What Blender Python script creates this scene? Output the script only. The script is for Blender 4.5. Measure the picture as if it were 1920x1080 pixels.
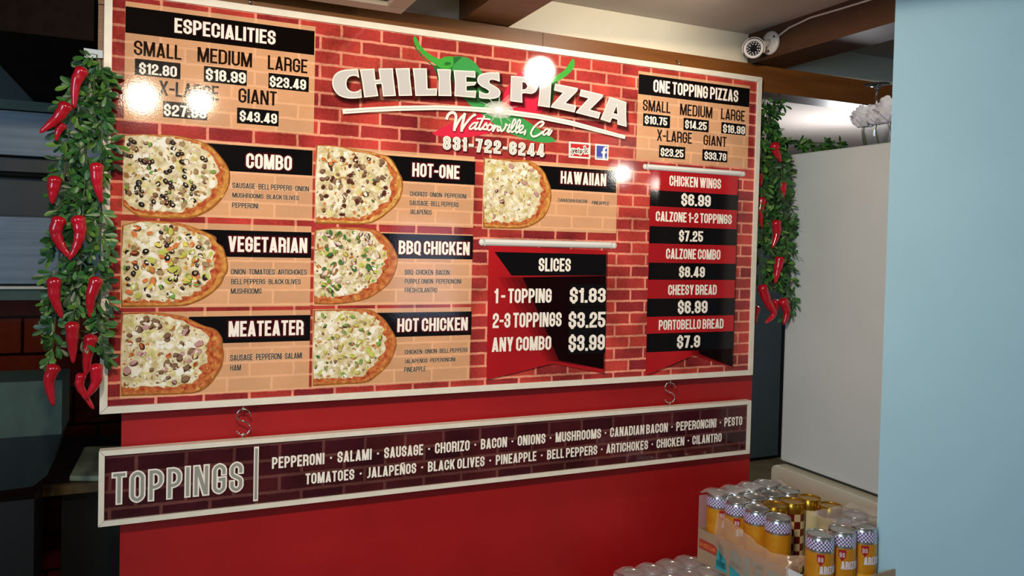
import bpy, math, random
from math import sin, cos, pi, radians
from mathutils import Vector, Euler, Matrix
from mathutils.geometry import tessellate_polygon
random.seed(7)
for o in list(bpy.data.objects): bpy.data.objects.remove(o)
SC = bpy.context.scene
COL = SC.collection

# ------------------------------------------------------------------ camera
CAM = Vector((0.11476, -1.88395, 1.6)); EUL = Euler((1.547995, -0.024354, -0.416866), 'XYZ')
F, CX, CY = 1440.26, 936.676, 488.973            # focal length and principal point in 1920x1080 pixels
cd = bpy.data.cameras.new('camera'); cam = bpy.data.objects.new('camera', cd); COL.objects.link(cam)
cam.location = CAM; cam.rotation_euler = EUL
cd.sensor_fit = 'HORIZONTAL'; cd.sensor_width = 36; cd.lens = F/1920*36
cd.shift_x = (960-CX)/1920; cd.shift_y = (CY-540)/1920; cd.clip_start = 0.02
SC.camera = cam
RM = EUL.to_matrix()
def ray(px, py): return RM @ Vector(((px-CX)/F, -(py-CY)/F, -1.0))
def aty(px, py, y): d = ray(px, py); return CAM + d*((y-CAM.y)/d.y)
def atx(px, py, x): d = ray(px, py); return CAM + d*((x-CAM.x)/d.x)
def atz(px, py, z): d = ray(px, py); return CAM + d*((z-CAM.z)/d.z)

# ------------------------------------------------------------------ world, lights, exposure
SC.view_settings.view_transform = 'Standard'; SC.view_settings.look = 'None'
SC.view_settings.gamma = 1; SC.view_settings.use_curve_mapping = False
SC.view_settings.exposure = 0.0
w = bpy.data.worlds.new('world'); SC.world = w; w.use_nodes = True
bg = w.node_tree.nodes['Background']; bg.inputs[0].default_value = (0.62, 0.72, 0.85, 1); bg.inputs[1].default_value = 0.10
def lamp(name, kind, loc, power, color, size, target=None, angle=120, blend=1.0, size_y=None):
    l = bpy.data.lights.new(name, kind); l.energy = power; l.color = color
    o = bpy.data.objects.new(name, l); COL.objects.link(o); o.location = loc
    if kind == 'AREA':
        l.size = size
        if size_y: l.shape = 'RECTANGLE'; l.size_y = size_y
    else: l.shadow_soft_size = size
    if kind == 'SPOT': l.spot_size = radians(angle); l.spot_blend = blend
    if target is not None: o.rotation_euler = (Vector(target)-Vector(loc)).to_track_quat('-Z', 'Y').to_euler()
    return o
WARM = (1.0, 0.83, 0.62)
lamp('flood_bulb_near_logo', 'SPOT', (1.319, -0.526, 2.2), 11, (1.0, 0.88, 0.70), 0.048, (1.08, 0, 2.02), 150, .6)
lamp('flood_bulb_over_room', 'SPOT', (0.043, -1.54, 2.15), 62, WARM, 0.034, (1.0, 0, 1.7), 120, 1.0)
lamp('flood_bulb_over_room', 'SPOT', (0.260, -1.50, 2.15), 40, WARM, 0.020, (1.3, 0, 1.7), 120, 1.0)
lamp('pendant_bulb', 'POINT', (2.943, -2.51, 2.088), 7, (1, .95, .85), 0.05)
lamp('pendant_bulb', 'POINT', (3.25, -2.517, 2.034), 3, (1, .95, .85), 0.032)
lamp('window_daylight', 'AREA', (2.08, -4.0, 1.38), 2.6, (0.62, 0.74, 1.0), 0.5, (0.75, 0, 1.5), size_y=0.8)
lamp('cool_side_fill', 'AREA', (-2.0, -2.7, 1.7), 42, (0.58, 0.80, 1.0), 1.2, (1.9, -0.5, 1.5))  # added cool fill light for the blue wall and the kitchen
lamp('back_room_fill', 'POINT', (3.3, 1.0, 1.9), 20, (0.95, 0.97, 1.0), 0.06)  # added fill light to brighten the back room

# ------------------------------------------------------------------ mesh helpers
def tag(o, label=None, cat=None, group=None, kind=None):
    if label: o['label'] = label
    if cat: o['category'] = cat
    if group: o['group'] = group
    if kind: o['kind'] = kind
    return o
def thing(name, loc, label, cat, group=None):
    o = bpy.data.objects.new(name, None); COL.objects.link(o); o.location = loc; o.empty_display_size = .05
    return tag(o, label, cat, group)
def world_loc(o):
    p = Vector(o.location)
    while o.parent: o = o.parent; p += Vector(o.location)
    return p
class MB:
    def __init__(s): s.v = []; s.f = []; s.m = []; s.s = []; s.k = 0
    def add(s, vs, fs, m=0, smooth=False):
        n = len(s.v); s.v += [tuple(v) for v in vs]
        for f in fs: s.f.append([i+n for i in f]); s.m.append(m); s.s.append(smooth)
    def box(s, a, b, m=0):
        (x0,y0,z0),(x1,y1,z1) = a, b
        if x0>x1: x0,x1=x1,x0
        if y0>y1: y0,y1=y1,y0
        if z0>z1: z0,z1=z1,z0
        s.add([(x0,y0,z0),(x1,y0,z0),(x1,y1,z0),(x0,y1,z0),(x0,y0,z1),(x1,y0,z1),(x1,y1,z1),(x0,y1,z1)],
              [(0,3,2,1),(4,5,6,7),(0,1,5,4),(1,2,6,5),(2,3,7,6),(3,0,4,7)], m)
    def prism(s, loop, d, m=0):                    # loop of 3d points extruded by vector d
        loop = [Vector(p) for p in loop]; d = Vector(d); n = len(loop)
        nn = Vector((0,0,0))
        for i in range(n): nn += loop[i].cross(loop[(i+1)%n])
        if nn.dot(d) > 0: loop.reverse()
        s.add(loop+[p+d for p in loop], [tuple(range(n)), tuple(range(2*n-1, n-1, -1))]+[(i, i+n, (i+1)%n+n, (i+1)%n) for i in range(n)], m)
    def tube(s, pts, r, m=0, n=10, closed=False, cap=True):
        pts = [Vector(p) for p in pts]; N = len(pts); rs = r if isinstance(r, (list, tuple)) else [r]*N
        vs = []; up = None
        for i, p in enumerate(pts):
            a = pts[(i-1)%N] if closed else pts[max(i-1,0)]; b = pts[(i+1)%N] if closed else pts[min(i+1,N-1)]
            t = (b-a).normalized()
            if up is None: up = t.orthogonal().normalized()
            up = (up-t*up.dot(t)).normalized(); sd = t.cross(up)
            for k in range(n): vs.append(p+(up*cos(2*pi*k/n)+sd*sin(2*pi*k/n))*rs[i])
        fs = []
        for i in range(N if closed else N-1):
            j = (i+1)%N
            for k in range(n): fs.append((i*n+k, i*n+(k+1)%n, j*n+(k+1)%n, j*n+k))
        if cap and not closed: fs += [tuple(range(n-1,-1,-1)), tuple(range((N-1)*n, N*n))]
        s.add(vs, fs, m, True)
    def lathe(s, prof, c, m=0, n=24, axis=None, mf=None, cap=True):  # prof (r,h) along axis
        c = Vector(c); ax = Vector(axis).normalized() if axis is not None else Vector((0,0,1))
        u = ax.orthogonal().normalized() if axis is not None else Vector((1,0,0)); v = ax.cross(u)
        vs = []
        for r, h in prof:
            for k in range(n): vs.append(c+ax*h+(u*cos(2*pi*k/n)+v*sin(2*pi*k/n))*max(r,1e-5))
        n0 = len(s.v); s.v += [tuple(q) for q in vs]
        for i in range(len(prof)-1):
            for k in range(n):
                s.f.append([n0+i*n+k, n0+i*n+(k+1)%n, n0+(i+1)*n+(k+1)%n, n0+(i+1)*n+k])
                s.m.append(mf(i,k) if mf else m); s.s.append(True)
        if cap:
            if prof[0][0] > 1e-4: s.f.append([n0+k for k in range(n-1,-1,-1)]); s.m.append(m); s.s.append(False)
            if prof[-1][0] > 1e-4: s.f.append([n0+(len(prof)-1)*n+k for k in range(n)]); s.m.append(m); s.s.append(False)
    def flat(s, loops, y, m=0):                    # loops in (x,z); face towards -y
        y -= 3e-6*(s.k % 24); s.k += 1
        if not isinstance(loops[0][0], (tuple, list, Vector)): loops = [loops]
        if len(loops) == 1 and len(loops[0]) <= 4: 
            L = loops[0]; a = sum(L[i][0]*L[(i+1)%len(L)][1]-L[(i+1)%len(L)][0]*L[i][1] for i in range(len(L)))
            if a < 0: L = L[::-1]
            s.add([(p[0], y, p[1]) for p in L], [tuple(range(len(L)))], m); return
        vv = [[Vector((p[0], p[1], 0)) for p in L] for L in loops]
        tr = tessellate_polygon(vv); fl = [p for L in vv for p in L]; fs = []
        for t in tr:
            a, b, c = (fl[i] for i in t)
            if (b-a).cross(c-a).z < 0: t = (t[0], t[2], t[1])
            fs.append(tuple(t))
        s.add([(p.x, y, p.y) for p in fl], fs, m)
    def build(s, name, mats, parent=None, bevel=0, label=None):
        me = bpy.data.meshes.new(name); off = world_loc(parent) if parent else Vector((0,0,0))
        me.from_pydata([(v[0]-off.x, v[1]-off.y, v[2]-off.z) for v in s.v], [], s.f)
        if not isinstance(mats, (list, tuple)): mats = [mats]
        for m in mats: me.materials.append(m)
        me.polygons.foreach_set('material_index', s.m); me.polygons.foreach_set('use_smooth', s.s); me.update()
        o = bpy.data.objects.new(name, me); COL.objects.link(o)
        if parent: o.parent = parent
        if bevel:
            b = o.modifiers.new('bevel', 'BEVEL'); b.width = bevel; b.segments = 2; b.limit_method = 'ANGLE'
        if label: o['label'] = label
        return o
def dup(o, loc, parent=None):
    c = o.copy(); COL.objects.link(c); c.location = loc
    if parent: c.parent = parent
    for ch in list(o.children):
        d = ch.copy(); COL.objects.link(d); d.parent = c
        for g in list(ch.children): e = g.copy(); COL.objects.link(e); e.parent = d
    return c

# ------------------------------------------------------------------ materials
def lin(h):
    if isinstance(h, str): h = tuple(int(h[i:i+2],16) for i in (0,2,4))
    return tuple((c/255/12.92) if c/255 <= .04045 else ((c/255+.055)/1.055)**2.4 for c in h)+(1,)
def mat(name, col, rough=.5, metal=0, col2=None, scale=20, bump=0, bscale=200, spec=.5, detail=4, stretch=None, trans=0, alpha=1, coat=0):
    m = bpy.data.materials.new(name); m.use_nodes = True; nt = m.node_tree; N = nt.nodes; L = nt.links
    b = N['Principled BSDF']; c = lin(col)
    b.inputs['Base Color'].default_value = c; b.inputs['Roughness'].default_value = rough; b.inputs['Metallic'].default_value = metal
    b.inputs['Specular IOR Level'].default_value = spec
    if trans: b.inputs['Transmission Weight'].default_value = trans; b.inputs['IOR'].default_value = 1.45
    if alpha < 1: b.inputs['Alpha'].default_value = alpha
    if coat: b.inputs['Coat Weight'].default_value = coat; b.inputs['Coat Roughness'].default_value = .05
    tc = N.new('ShaderNodeTexCoord'); vec = tc.outputs['Object']
    if stretch:
        mp = N.new('ShaderNodeMapping'); mp.inputs['Scale'].default_value = stretch; L.new(vec, mp.inputs[0]); vec = mp.outputs[0]
    if col2 is not None:
        n = N.new('ShaderNodeTexNoise'); n.inputs['Scale'].default_value = scale; n.inputs['Detail'].default_value = detail; L.new(vec, n.inputs['Vector'])
        r = N.new('ShaderNodeValToRGB'); r.color_ramp.elements[0].position = .35; r.color_ramp.elements[1].position = .65
        r.color_ramp.elements[0].color = c; r.color_ramp.elements[1].color = lin(col2)
        L.new(n.outputs['Fac'], r.inputs[0]); L.new(r.outputs[0], b.inputs['Base Color'])
    if bump:
        n2 = N.new('ShaderNodeTexNoise'); n2.inputs['Scale'].default_value = bscale; n2.inputs['Detail'].default_value = 2; L.new(vec, n2.inputs['Vector'])
        bp = N.new('ShaderNodeBump'); bp.inputs['Strength'].default_value = bump; bp.inputs['Distance'].default_value = .001
        L.new(n2.outputs['Fac'], bp.inputs['Height']); L.new(bp.outputs[0], b.inputs['Normal'])
    return m
PB, PS, PR = .05, 260, .06                       # laminate of the signs: bump, bump scale, roughness
def ink(name, col, col2=None, scale=60, alpha=1, detail=5): return mat(name, col, PR, 0, col2, scale, PB, PS, .5, detail, alpha=alpha)
def brick_mat(name, c1, c2, mortar, bw, rh, ms, px=0, pz=0, grain=.5, dark=.5, bias=0.0, grain_cols=None):
    m = bpy.data.materials.new(name); m.use_nodes = True; nt = m.node_tree; N = nt.nodes; L = nt.links
    b = N['Principled BSDF']; b.inputs['Roughness'].default_value = PR
    tc = N.new('ShaderNodeTexCoord'); sx = N.new('ShaderNodeSeparateXYZ'); L.new(tc.outputs['Object'], sx.inputs[0])
    wob = N.new('ShaderNodeTexNoise'); wob.inputs['Scale'].default_value = 45; wob.inputs['Detail'].default_value = 3; L.new(tc.outputs['Object'], wob.inputs['Vector'])
    ws = N.new('ShaderNodeMath'); ws.operation = 'MULTIPLY_ADD'; L.new(wob.outputs['Fac'], ws.inputs[0]); ws.inputs[1].default_value = .004; ws.inputs[2].default_value = -.002
    def off(sock, k):
        a = N.new('ShaderNodeMath'); a.operation = 'ADD'; L.new(sock, a.inputs[0]); a.inputs[1].default_value = k
        c = N.new('ShaderNodeMath'); c.operation = 'ADD'; L.new(a.outputs[0], c.inputs[0]); L.new(ws.outputs[0], c.inputs[1]); return c.outputs[0]
    cb = N.new('ShaderNodeCombineXYZ'); L.new(off(sx.outputs['X'], px), cb.inputs[0]); L.new(off(sx.outputs['Z'], pz), cb.inputs[1])
    bt = N.new('ShaderNodeTexBrick'); bt.inputs['Scale'].default_value = 1; bt.inputs['Brick Width'].default_value = bw; bt.inputs['Row Height'].default_value = rh
    bt.inputs['Mortar Size'].default_value = ms; bt.inputs['Mortar Smooth'].default_value = .25; bt.inputs['Bias'].default_value = bias; bt.offset = .5
    bt.inputs['Color1'].default_value = lin(c1); bt.inputs['Color2'].default_value = lin(c2); bt.inputs['Mortar'].default_value = lin(mortar)
    L.new(cb.outputs[0], bt.inputs['Vector'])
    n = N.new('ShaderNodeTexNoise'); n.inputs['Scale'].default_value = 130; n.inputs['Detail'].default_value = 6; n.inputs['Roughness'].default_value = .7; L.new(tc.outputs['Object'], n.inputs['Vector'])
    n3 = N.new('ShaderNodeTexNoise'); n3.inputs['Scale'].default_value = 9; n3.inputs['Detail'].default_value = 2; L.new(tc.outputs['Object'], n3.inputs['Vector'])
    ad = N.new('ShaderNodeMath'); ad.operation = 'MULTIPLY_ADD'; L.new(n.outputs['Fac'], ad.inputs[0]); ad.inputs[1].default_value = .6; L.new(n3.outputs['Fac'], ad.inputs[2])
    rp = N.new('ShaderNodeValToRGB'); rp.color_ramp.elements[0].position = .55; rp.color_ramp.elements[1].position = 1.05
    g0 = 1-grain*.5; g1 = 1+grain*.4
    rp.color_ramp.elements[0].color = (g0,g0,g0,1); rp.color_ramp.elements[1].color = (g1,g1,g1,1); L.new(ad.outputs[0], rp.inputs[0])
    mx = N.new('ShaderNodeMix'); mx.data_type = 'RGBA'; mx.blend_type = 'MULTIPLY'; mx.inputs[0].default_value = 1
    L.new(bt.outputs['Color'], mx.inputs[6]); L.new(rp.outputs[0], mx.inputs[7]); L.new(mx.outputs[2], b.inputs['Base Color'])
    n2 = N.new('ShaderNodeTexNoise'); n2.inputs['Scale'].default_value = PS; n2.inputs['Detail'].default_value = 2; L.new(tc.outputs['Object'], n2.inputs['Vector'])
    bp = N.new('ShaderNodeBump'); bp.inputs['Strength'].default_value = PB; bp.inputs['Distance'].default_value = .001
    L.new(n2.outputs['Fac'], bp.inputs['Height']); L.new(bp.outputs[0], b.inputs['Normal'])
    return m
M = {}
BW, RH = .1005, .0341
M['brick'] = brick_mat('printed_brick', '80242a', 'bc4238', 'd98c74', BW, RH, .0034, px=.0385, pz=.0016, grain=1.0)
M['tan'] = brick_mat('tan_panel_print', 'dba47a', 'cb9a76', 'e6b088', BW, RH, .003, px=.0385, pz=.0016, grain=.16)
M['maroon'] = brick_mat('dark_brick_print', '35101a', '4a181c', '603634', .104, .039, .004, px=.03, pz=.004, grain=.8)
M['black'] = ink('black_ink', '0c0808'); M['white'] = ink('white_ink', 'f6efe6'); M['blackt'] = ink('black_letter_ink', '1c0f0a')
M['thin'] = ink('dark_letter_ink', '2b211c'); M['halo'] = ink('pale_edge_ink', 'f6e2cc', alpha=.55); M['glow'] = ink('maroon_glow_ink', '7a1424', alpha=.13)
M['grey'] = ink('grey_letter_ink', 'c6c4c4'); M['shade'] = ink('printed_shadow_ink', '1a0606', alpha=.28); M['grey2'] = ink('mid_grey_ink', '98988f')
M['red'] = ink('banner_red_ink', 'b81c22', '9a161c', 3, detail=1); M['red2'] = ink('stripe_red_ink', 'a8202a'); M['maroon_t'] = ink('banner_dark_ink', '240608', alpha=.14)
M['rodl'] = ink('rod_light_ink', 'e9e9e6'); M['rodm'] = ink('rod_mid_ink', 'c9c9c8'); M['rodd'] = ink('rod_dark_ink', '9c9ca0')
M['green_l'] = ink('stem_green_ink', '42a63e'); M['green_m'] = ink('chili_green_ink', '3f9a50'); M['green_d'] = ink('chili_dark_green_ink', '2c6b34')
M['cred'] = ink('chili_red_ink', 'd62a46'); M['credl'] = ink('chili_light_red_ink', 'e86a70'); M['blue'] = ink('icon_blue_ink', '3f4fa8'); M['blue2'] = ink('icon_pale_blue_ink', '7f8fd0'); M['yred'] = ink('icon_red_ink', 'c02a2c')
M['spark'] = ink('spark_ink', 'fffffa', alpha=.33); M['sparkc'] = ink('spark_core_ink', 'fffff8')
M['frame'] = mat('white_frame', 'e6e0d2', .35, 0, 'ded8ca', 30, .02, 120); M['frame_joint'] = mat('frame_joint', '4a463e', .6)
M['wallred'] = mat('red_wall_paint', 'a81418', .45, 0, '9c1014', 4, .08, 90)
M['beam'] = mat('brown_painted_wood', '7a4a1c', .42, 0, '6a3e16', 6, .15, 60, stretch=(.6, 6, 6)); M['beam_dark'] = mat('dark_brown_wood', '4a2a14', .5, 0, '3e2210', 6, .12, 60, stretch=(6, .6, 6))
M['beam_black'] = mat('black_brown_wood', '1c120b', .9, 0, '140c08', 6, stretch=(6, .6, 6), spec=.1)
M['cream'] = mat('cream_wall_paint', 'e2dac6', .6, 0, 'dcd4c0', 5, .05, 150); M['ceil'] = mat('ceiling_paint', 'c4b8b0', .7, 0, 'bcb0a8', 5, .05, 150)
M['backwall'] = mat('grey_back_wall_paint', 'b4b6ac', .9, 0, '9ca09e', 1.5); M['floor'] = mat('beige_floor_vinyl', '9a8c66', .5, 0, '8a7c5a', 6)
M['bluewall'] = mat('light_blue_wall_paint', 'a2cce0', .6, 0, '9ec8dc', 4, .06, 220)
M['steel'] = mat('brushed_steel', '76828e', .5, .5, '68747f', 3, stretch=(1, 1, 30)); M['steel_d'] = mat('dark_steel', '2a3434', .4, .6, '222c2c', 5)
M['steel_g'] = mat('worn_green_steel', '485c52', .5, .3, '3e5046', 6); M['blk'] = mat('black_enamel', '0d0e10', .4); M['tile'] = mat('red_brown_tile', '3c1410', .35, 0, '2c0e0c', 8)
M['chrome'] = mat('chrome_wire', 'd8d4c8', .12, 1.0); M['vent'] = mat('vent_frame_paint', 'c6b49e', .45); M['ventg'] = mat('vent_wire_mesh', '8c7450', .6, .2, '6c5638', 300); M['ventd'] = mat('vent_dark_inside', '3a2e20', .8)
M['fridge'] = mat('white_fridge_enamel', 'c4cccc', .30, 0, 'bec6c6', 3, .06, 260); M['fridge_i'] = mat('ivory_plastic', 'c8c6b6', .38); M['gasket'] = mat('grey_gasket', '4c4a40', .7)
M['cab'] = mat('grey_green_cabinet_paint', '5c6c72', .5, 0, '546468', 2); M['leaf1'] = mat('leaf_green', '2a5a28', .4, 0, '356a2c', 30); M['leaf2'] = mat('leaf_dark_green', '193a1e', .4, 0, '224a24', 30); M['leaf3'] = mat('leaf_yellow_green', '4a762e', .4, 0, '5a8434', 30)
M['stem'] = mat('vine_stem', '4a5a34', .6); M['chili'] = mat('glossy_chili_red', 'b81026', .18, 0, 'a00c1e', 14, coat=.5); M['paper'] = mat('white_paper', 'd4dce0', .7, 0, 'c4ccd2', 40)
M['camw'] = mat('camera_white_plastic', 'd2cac6', .4); M['camb'] = mat('camera_black_face', '0a0a0c', .15); M['led'] = mat('clear_led_lens', 'dcdce4', .1, .3); M['lens'] = mat('lens_glass', '101014', .04)
M['cable'] = mat('white_cable', 'cfc4c0', .5); M['glass'] = mat('clear_glass', 'f4f8fa', .02, trans=1.0); M['petal'] = mat('white_petal_fabric', 'e6e6ec', .8, 0, 'd6d6e0', 60)
M['can_y'] = mat('can_yellow', 'd8a018', .3, .25, 'e2ac28', 30); M['can_o'] = mat('can_orange', 'c88418', .3, .25, 'd29424', 30); M['can_w'] = mat('can_white_check', 'e8e6f2', .3, .2); M['can_p'] = mat('can_purple_check', '5a50a0', .3, .2)
M['alu'] = mat('aluminium_lid', 'c8c8c4', .25, .9); M['gold'] = mat('gold_lid', 'c89a30', .25, .9); M['cgreen'] = mat('can_teal', '2a9a86', .3, .2); M['cred2'] = mat('can_maroon', '6a1a18', .35, .1); M['ccream'] = mat('can_cream', 'd8c69a', .35, .1)
M['shield'] = mat('can_red_shield', '9c1c24', .35); M['peach'] = mat('peach_print', 'e8d8dc', .35, 0, 'd890a0', 60); M['kraft'] = mat('kraft_cardboard', 'a08a70', .75, 0, '98826a', 12); M['kred'] = mat('carton_red_print', 'a03a2c', .7); M['kteal'] = mat('carton_teal_print', '2c98a4', .7); M['kor'] = mat('carton_orange_letter', 'd8743a', .7)
M['board_wood'] = mat('green_cutting_board', 'a4b69c', .55, 0, '94a68c', 10); M['counter'] = mat('counter_wood_edge', '6a5632', .5, 0, '58482a', 8)
def film_mat(name, col, a, rough=.25):
    m = mat(name, col, rough, bump=.5, bscale=60, alpha=a, spec=.6); return m
M['film'] = film_mat('clear_shrink_film', 'cdc6ca', .42, .3); M['film2'] = film_mat('torn_shrink_film', 'ccaa90', .46, .2)

# ------------------------------------------------------------------ condensed stroke lettering
def roundpath(pts, closed):
    out = []; n = len(pts)
    for i, p in enumerate(pts):
        r = p[2] if len(p) > 2 else 0
        P = Vector(p[:2])
        if r <= 0 or (not closed and i in (0, n-1)): out.append(P); continue
        A = Vector(pts[(i-1)%n][:2]); B = Vector(pts[(i+1)%n][:2])
        a = (A-P); b = (B-P); la, lb = a.length, b.length; a.normalize(); b.normalize()
        ang = a.angle(b); t = min(r/max(math.tan(ang/2), .05), la*.5 if (len(pts[(i-1)%n])>2 and pts[(i-1)%n][2]>0) else la, lb*.5 if (len(pts[(i+1)%n])>2 and pts[(i+1)%n][2]>0) else lb)
        p0 = P+a*t; p1 = P+b*t
        for k in range(6):
            s = k/5; q = (1-s)**2*p0+2*s*(1-s)*(P*.62+(p0+p1)*.19)+s*s*p1; out.append(q)
    return out
def stroke_polys(pts, hw, closed=False, cap=True):
    pts = [Vector(p) for p in pts]
    q = [pts[0]]
    for p in pts[1:]:
        if (p-q[-1]).length > 1e-5: q.append(p)
    if closed and (q[0]-q[-1]).length < 1e-5: q.pop()
    pts = q; n = len(pts)
    if n < 2: return []
    if not closed and cap:
        pts[0] = pts[0]-(pts[1]-pts[0]).normalized()*hw; pts[-1] = pts[-1]+(pts[-1]-pts[-2]).normalized()*hw
    L, R = [], []
    for i, p in enumerate(pts):
        if closed or 0 < i < n-1:
            d0 = (p-pts[i-1]).normalized(); d1 = (pts[(i+1)%n]-p).normalized()
            nm = Vector((-d0.y-d1.y, d0.x+d1.x)); l = nm.length
            nm = nm/l if l > 1e-6 else Vector((-d0.y, d0.x)); k = hw/max(nm.dot(Vector((-d0.y, d0.x))), .45)
        else:
            d = (pts[1]-pts[0] if i == 0 else pts[-1]-pts[-2]).normalized(); nm = Vector((-d.y, d.x)); k = hw
        L.append(p+nm*k); R.append(p-nm*k)
    return [[tuple(L[i]), tuple(L[(i+1)%n]), tuple(R[(i+1)%n]), tuple(R[i])] for i in range(n if closed else n-1)]
r_ = .16
GL = {  # width, strokes in a unit skeleton box, diagonals (x0,y0,x1,y1 as fractions; x0/x1 centre lines within stroke margins)
 'A': (.50, [[(.24,.16),(.76,.16)]], [(0,0,.5,1),(1,0,.5,1)]),
 'B': (.47, [[(0,0),(0,1),(.96,1,r_),(.96,.52,r_*.8),(0,.52)],[(0,.52),(1,.52,r_),(1,0,r_),(0,0)]], []),
 'C': (.46, [[(1,.68),(1,1,r_),(0,1,r_),(0,0,r_),(1,0,r_),(1,.32)]], []),
 'D': (.47, [[(0,0),(0,1),(1,1,r_),(1,0,r_),(0,0),(0,.5)]], []),
 'E': (.40, [[(1,1),(0,1),(0,0),(1,0)],[(0,.51),(.85,.51)]], []),
 'F': (.39, [[(1,1),(0,1),(0,0)],[(0,.5),(.85,.5)]], []),
 'G': (.46, [[(1,.72),(1,1,r_),(0,1,r_),(0,0,r_),(1,0,r_),(1,.47),(.6,.47)]], []),
 'H': (.48, [[(0,0),(0,1)],[(1,0),(1,1)],[(0,.5),(1,.5)]], []),
 'I': (0, [[(0,0),(0,1)]], []),
 'J': (.32, [[(1,1),(1,0,r_),(.1,0)]], []),
 'K': (.49, [[(0,0),(0,1)]], [(.12,.30,.98,1),(.42,.60,1,0)]),
 'L': (.38, [[(0,1),(0,0),(1,0)]], []),
 'M': (.62, [[(0,0),(0,1)],[(1,0),(1,1)]], [(.04,1,.5,0),(.96,1,.5,0)]),
 'N': (.49, [[(0,0),(0,1)],[(1,0),(1,1)]], [(.03,1,.97,0)]),
 'O': (.46, [[(0,0,r_),(0,1,r_),(1,1,r_),(1,0,r_)]], []),
 'P': (.46, [[(0,0),(0,1),(1,1,r_),(1,.42,r_),(0,.42)]], []),
 'Q': (.47, [[(0,0,r_),(0,1,r_),(1,1,r_),(1,0,r_)]], [(.62,.2,1.08,-.06)]),
 'R': (.47, [[(0,0),(0,1),(1,1,r_),(1,.47,r_*.7),(0,.47)],[(.5,.47),(1,.47,r_*.6),(1,0)]], []),
 'S': (.45, [[(1,.72),(1,1,r_),(0,1,r_),(0,.6,r_*.6),(1,.4,r_*.6),(1,0,r_),(0,0,r_),(0,.28)]], []),
 'T': (.42, [[(0,1),(1,1)],[(.5,0),(.5,1)]], []),
 'U': (.46, [[(0,1),(0,0,r_),(1,0,r_),(1,1)]], []),
 'V': (.49, [], [(0,1,.5,0),(1,1,.5,0)]),
 'W': (.74, [], [(0,1,.26,0),(.5,1,.26,0),(.5,1,.74,0),(1,1,.74,0)]),
 'X': (.50, [], [(0,1,1,0),(0,0,1,1)]),
 'Y': (.48, [[(.5,0),(.5,.4)]], [(0,1,.5,.36),(1,1,.5,.36)]),
 'Z': (.42, [[(0,1),(1,1)],[(0,0),(1,0)]], [(0,.06,1,.94)]),
 '0': (.46, [[(0,0,r_),(0,1,r_),(1,1,r_),(1,0,r_)]], []),
 '1': (.27, [[(1,0),(1,1)],[(.0,.83),(1,.88)]], []),
 '2': (.45, [[(0,.70),(0,1,r_),(1,1,r_),(1,.62,r_*.5),(0,.2,r_*.5),(0,0),(1,0)]], []),
 '3': (.45, [[(0,.74),(0,1,r_),(1,1,r_),(1,.53,r_*.7),(.42,.53)],[(.42,.53),(1,.53,r_*.7),(1,0,r_),(0,0,r_),(0,.26)]], []),
 '4': (.50, [[(.76,0),(.76,1)],[(0,.16),(1,.16)]], [(0,.16,.72,1)]),
 '5': (.45, [[(1,1),(0,1),(0,.56),(1,.60,r_),(1,0,r_),(0,0,r_),(0,.26)]], []),
 '6': (.46, [[(1,.74),(1,1,r_),(0,1,r_),(0,0,r_),(1,0,r_),(1,.56,r_),(0,.56)]], []),
 '7': (.43, [[(0,1),(1,1)]], [(1,.97,.32,0)]),
 '8': (.46, [[(.03,.52,r_*.7),(.03,1,r_),(.97,1,r_),(.97,.52,r_*.7)],[(0,0,r_),(0,.52,r_*.7),(1,.52,r_*.7),(1,0,r_)]], []),
 '9': (.46, [[(0,.26),(0,0,r_),(1,0,r_),(1,1,r_),(0,1,r_),(0,.44,r_),(1,.44)]], []),
 '$': (.45, [[(1,.72),(1,1,r_),(0,1,r_),(0,.6,r_*.6),(1,.4,r_*.6),(1,0,r_),(0,0,r_),(0,.28)],[(.5,1.0),(.5,1.06)],[(.5,0),(.5,-.06)]], []),
 '.': (0, [[(0,0),(0,.0001)]], []), '-': (.30, [[(0,.46),(1,.46)]], []), '·': (0, [[(0,.47),(0,.4701)]], []),
 'Ñ': (.49, [[(0,0),(0,1)],[(1,0),(1,1)],[(.15,1.16),(.45,1.22),(.6,1.17),(.9,1.22)]], [(.03,1,.97,0)]),
}
def text_width(t, w, gap, space):
    x = 0
    for ch in t:
        x += space if ch == ' ' else max(GL[ch][0], w)+gap
    return x-gap
def text_at(mb, t, u0, v1, u1, v0, y, m=0, w=.16, e=0, gap=.06, space=.15):
    tw = text_width(t, w, gap, space); sx = (u1-u0)/tw; sy = v1-v0; x = 0
    for ch in t:
        if ch == ' ': x += space; continue
        W, st, dg = GL[ch]; W = max(W, w); hw = w/2+e
        T = lambda p: (u0+p[0]*sx, v0+p[1]*sy)
        for s in st:
            closed = len(s) >= 4 and all(len(q) > 2 for q in s)
            ww = w*.62 if ch in 'Ñ' and s[0][1] > 1.1 else w
            sk = [(x+w/2+q[0]*(W-w), w/2+q[1]*(1-w))+tuple(q[2:]) for q in s]
            if ch == '.' : sk = [(x+w/2, w*.45), (x+w/2, w*.55)]
            if ch == '·' : sk = [(x+w/2, .48), (x+w/2, .49)]
            k = .85 if ch == '·' else 1
            pts = roundpath(sk, closed)
            capk = True
            for pl in stroke_polys(pts, (ww/2)*k+e, closed, capk): mb.flat([T(p) for p in pl], y, m)
        dw = w*1.08
        for (a, b, c, d) in dg:
            xa = x+dw/2+a*(W-dw); xc = x+dw/2+c*(W-dw)
            if ch == 'Z': xa = x+dw*.62+a*(W-dw*1.24); xc = x+dw*.62+c*(W-dw*1.24)
            hh = dw/2+e; ex = e if b > d else -e
            mb.flat([T((xa-hh, b+ex)), T((xa+hh, b+ex)), T((xc+hh, d-ex)), T((xc-hh, d-ex))], y, m)
        x += W+gap
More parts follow.
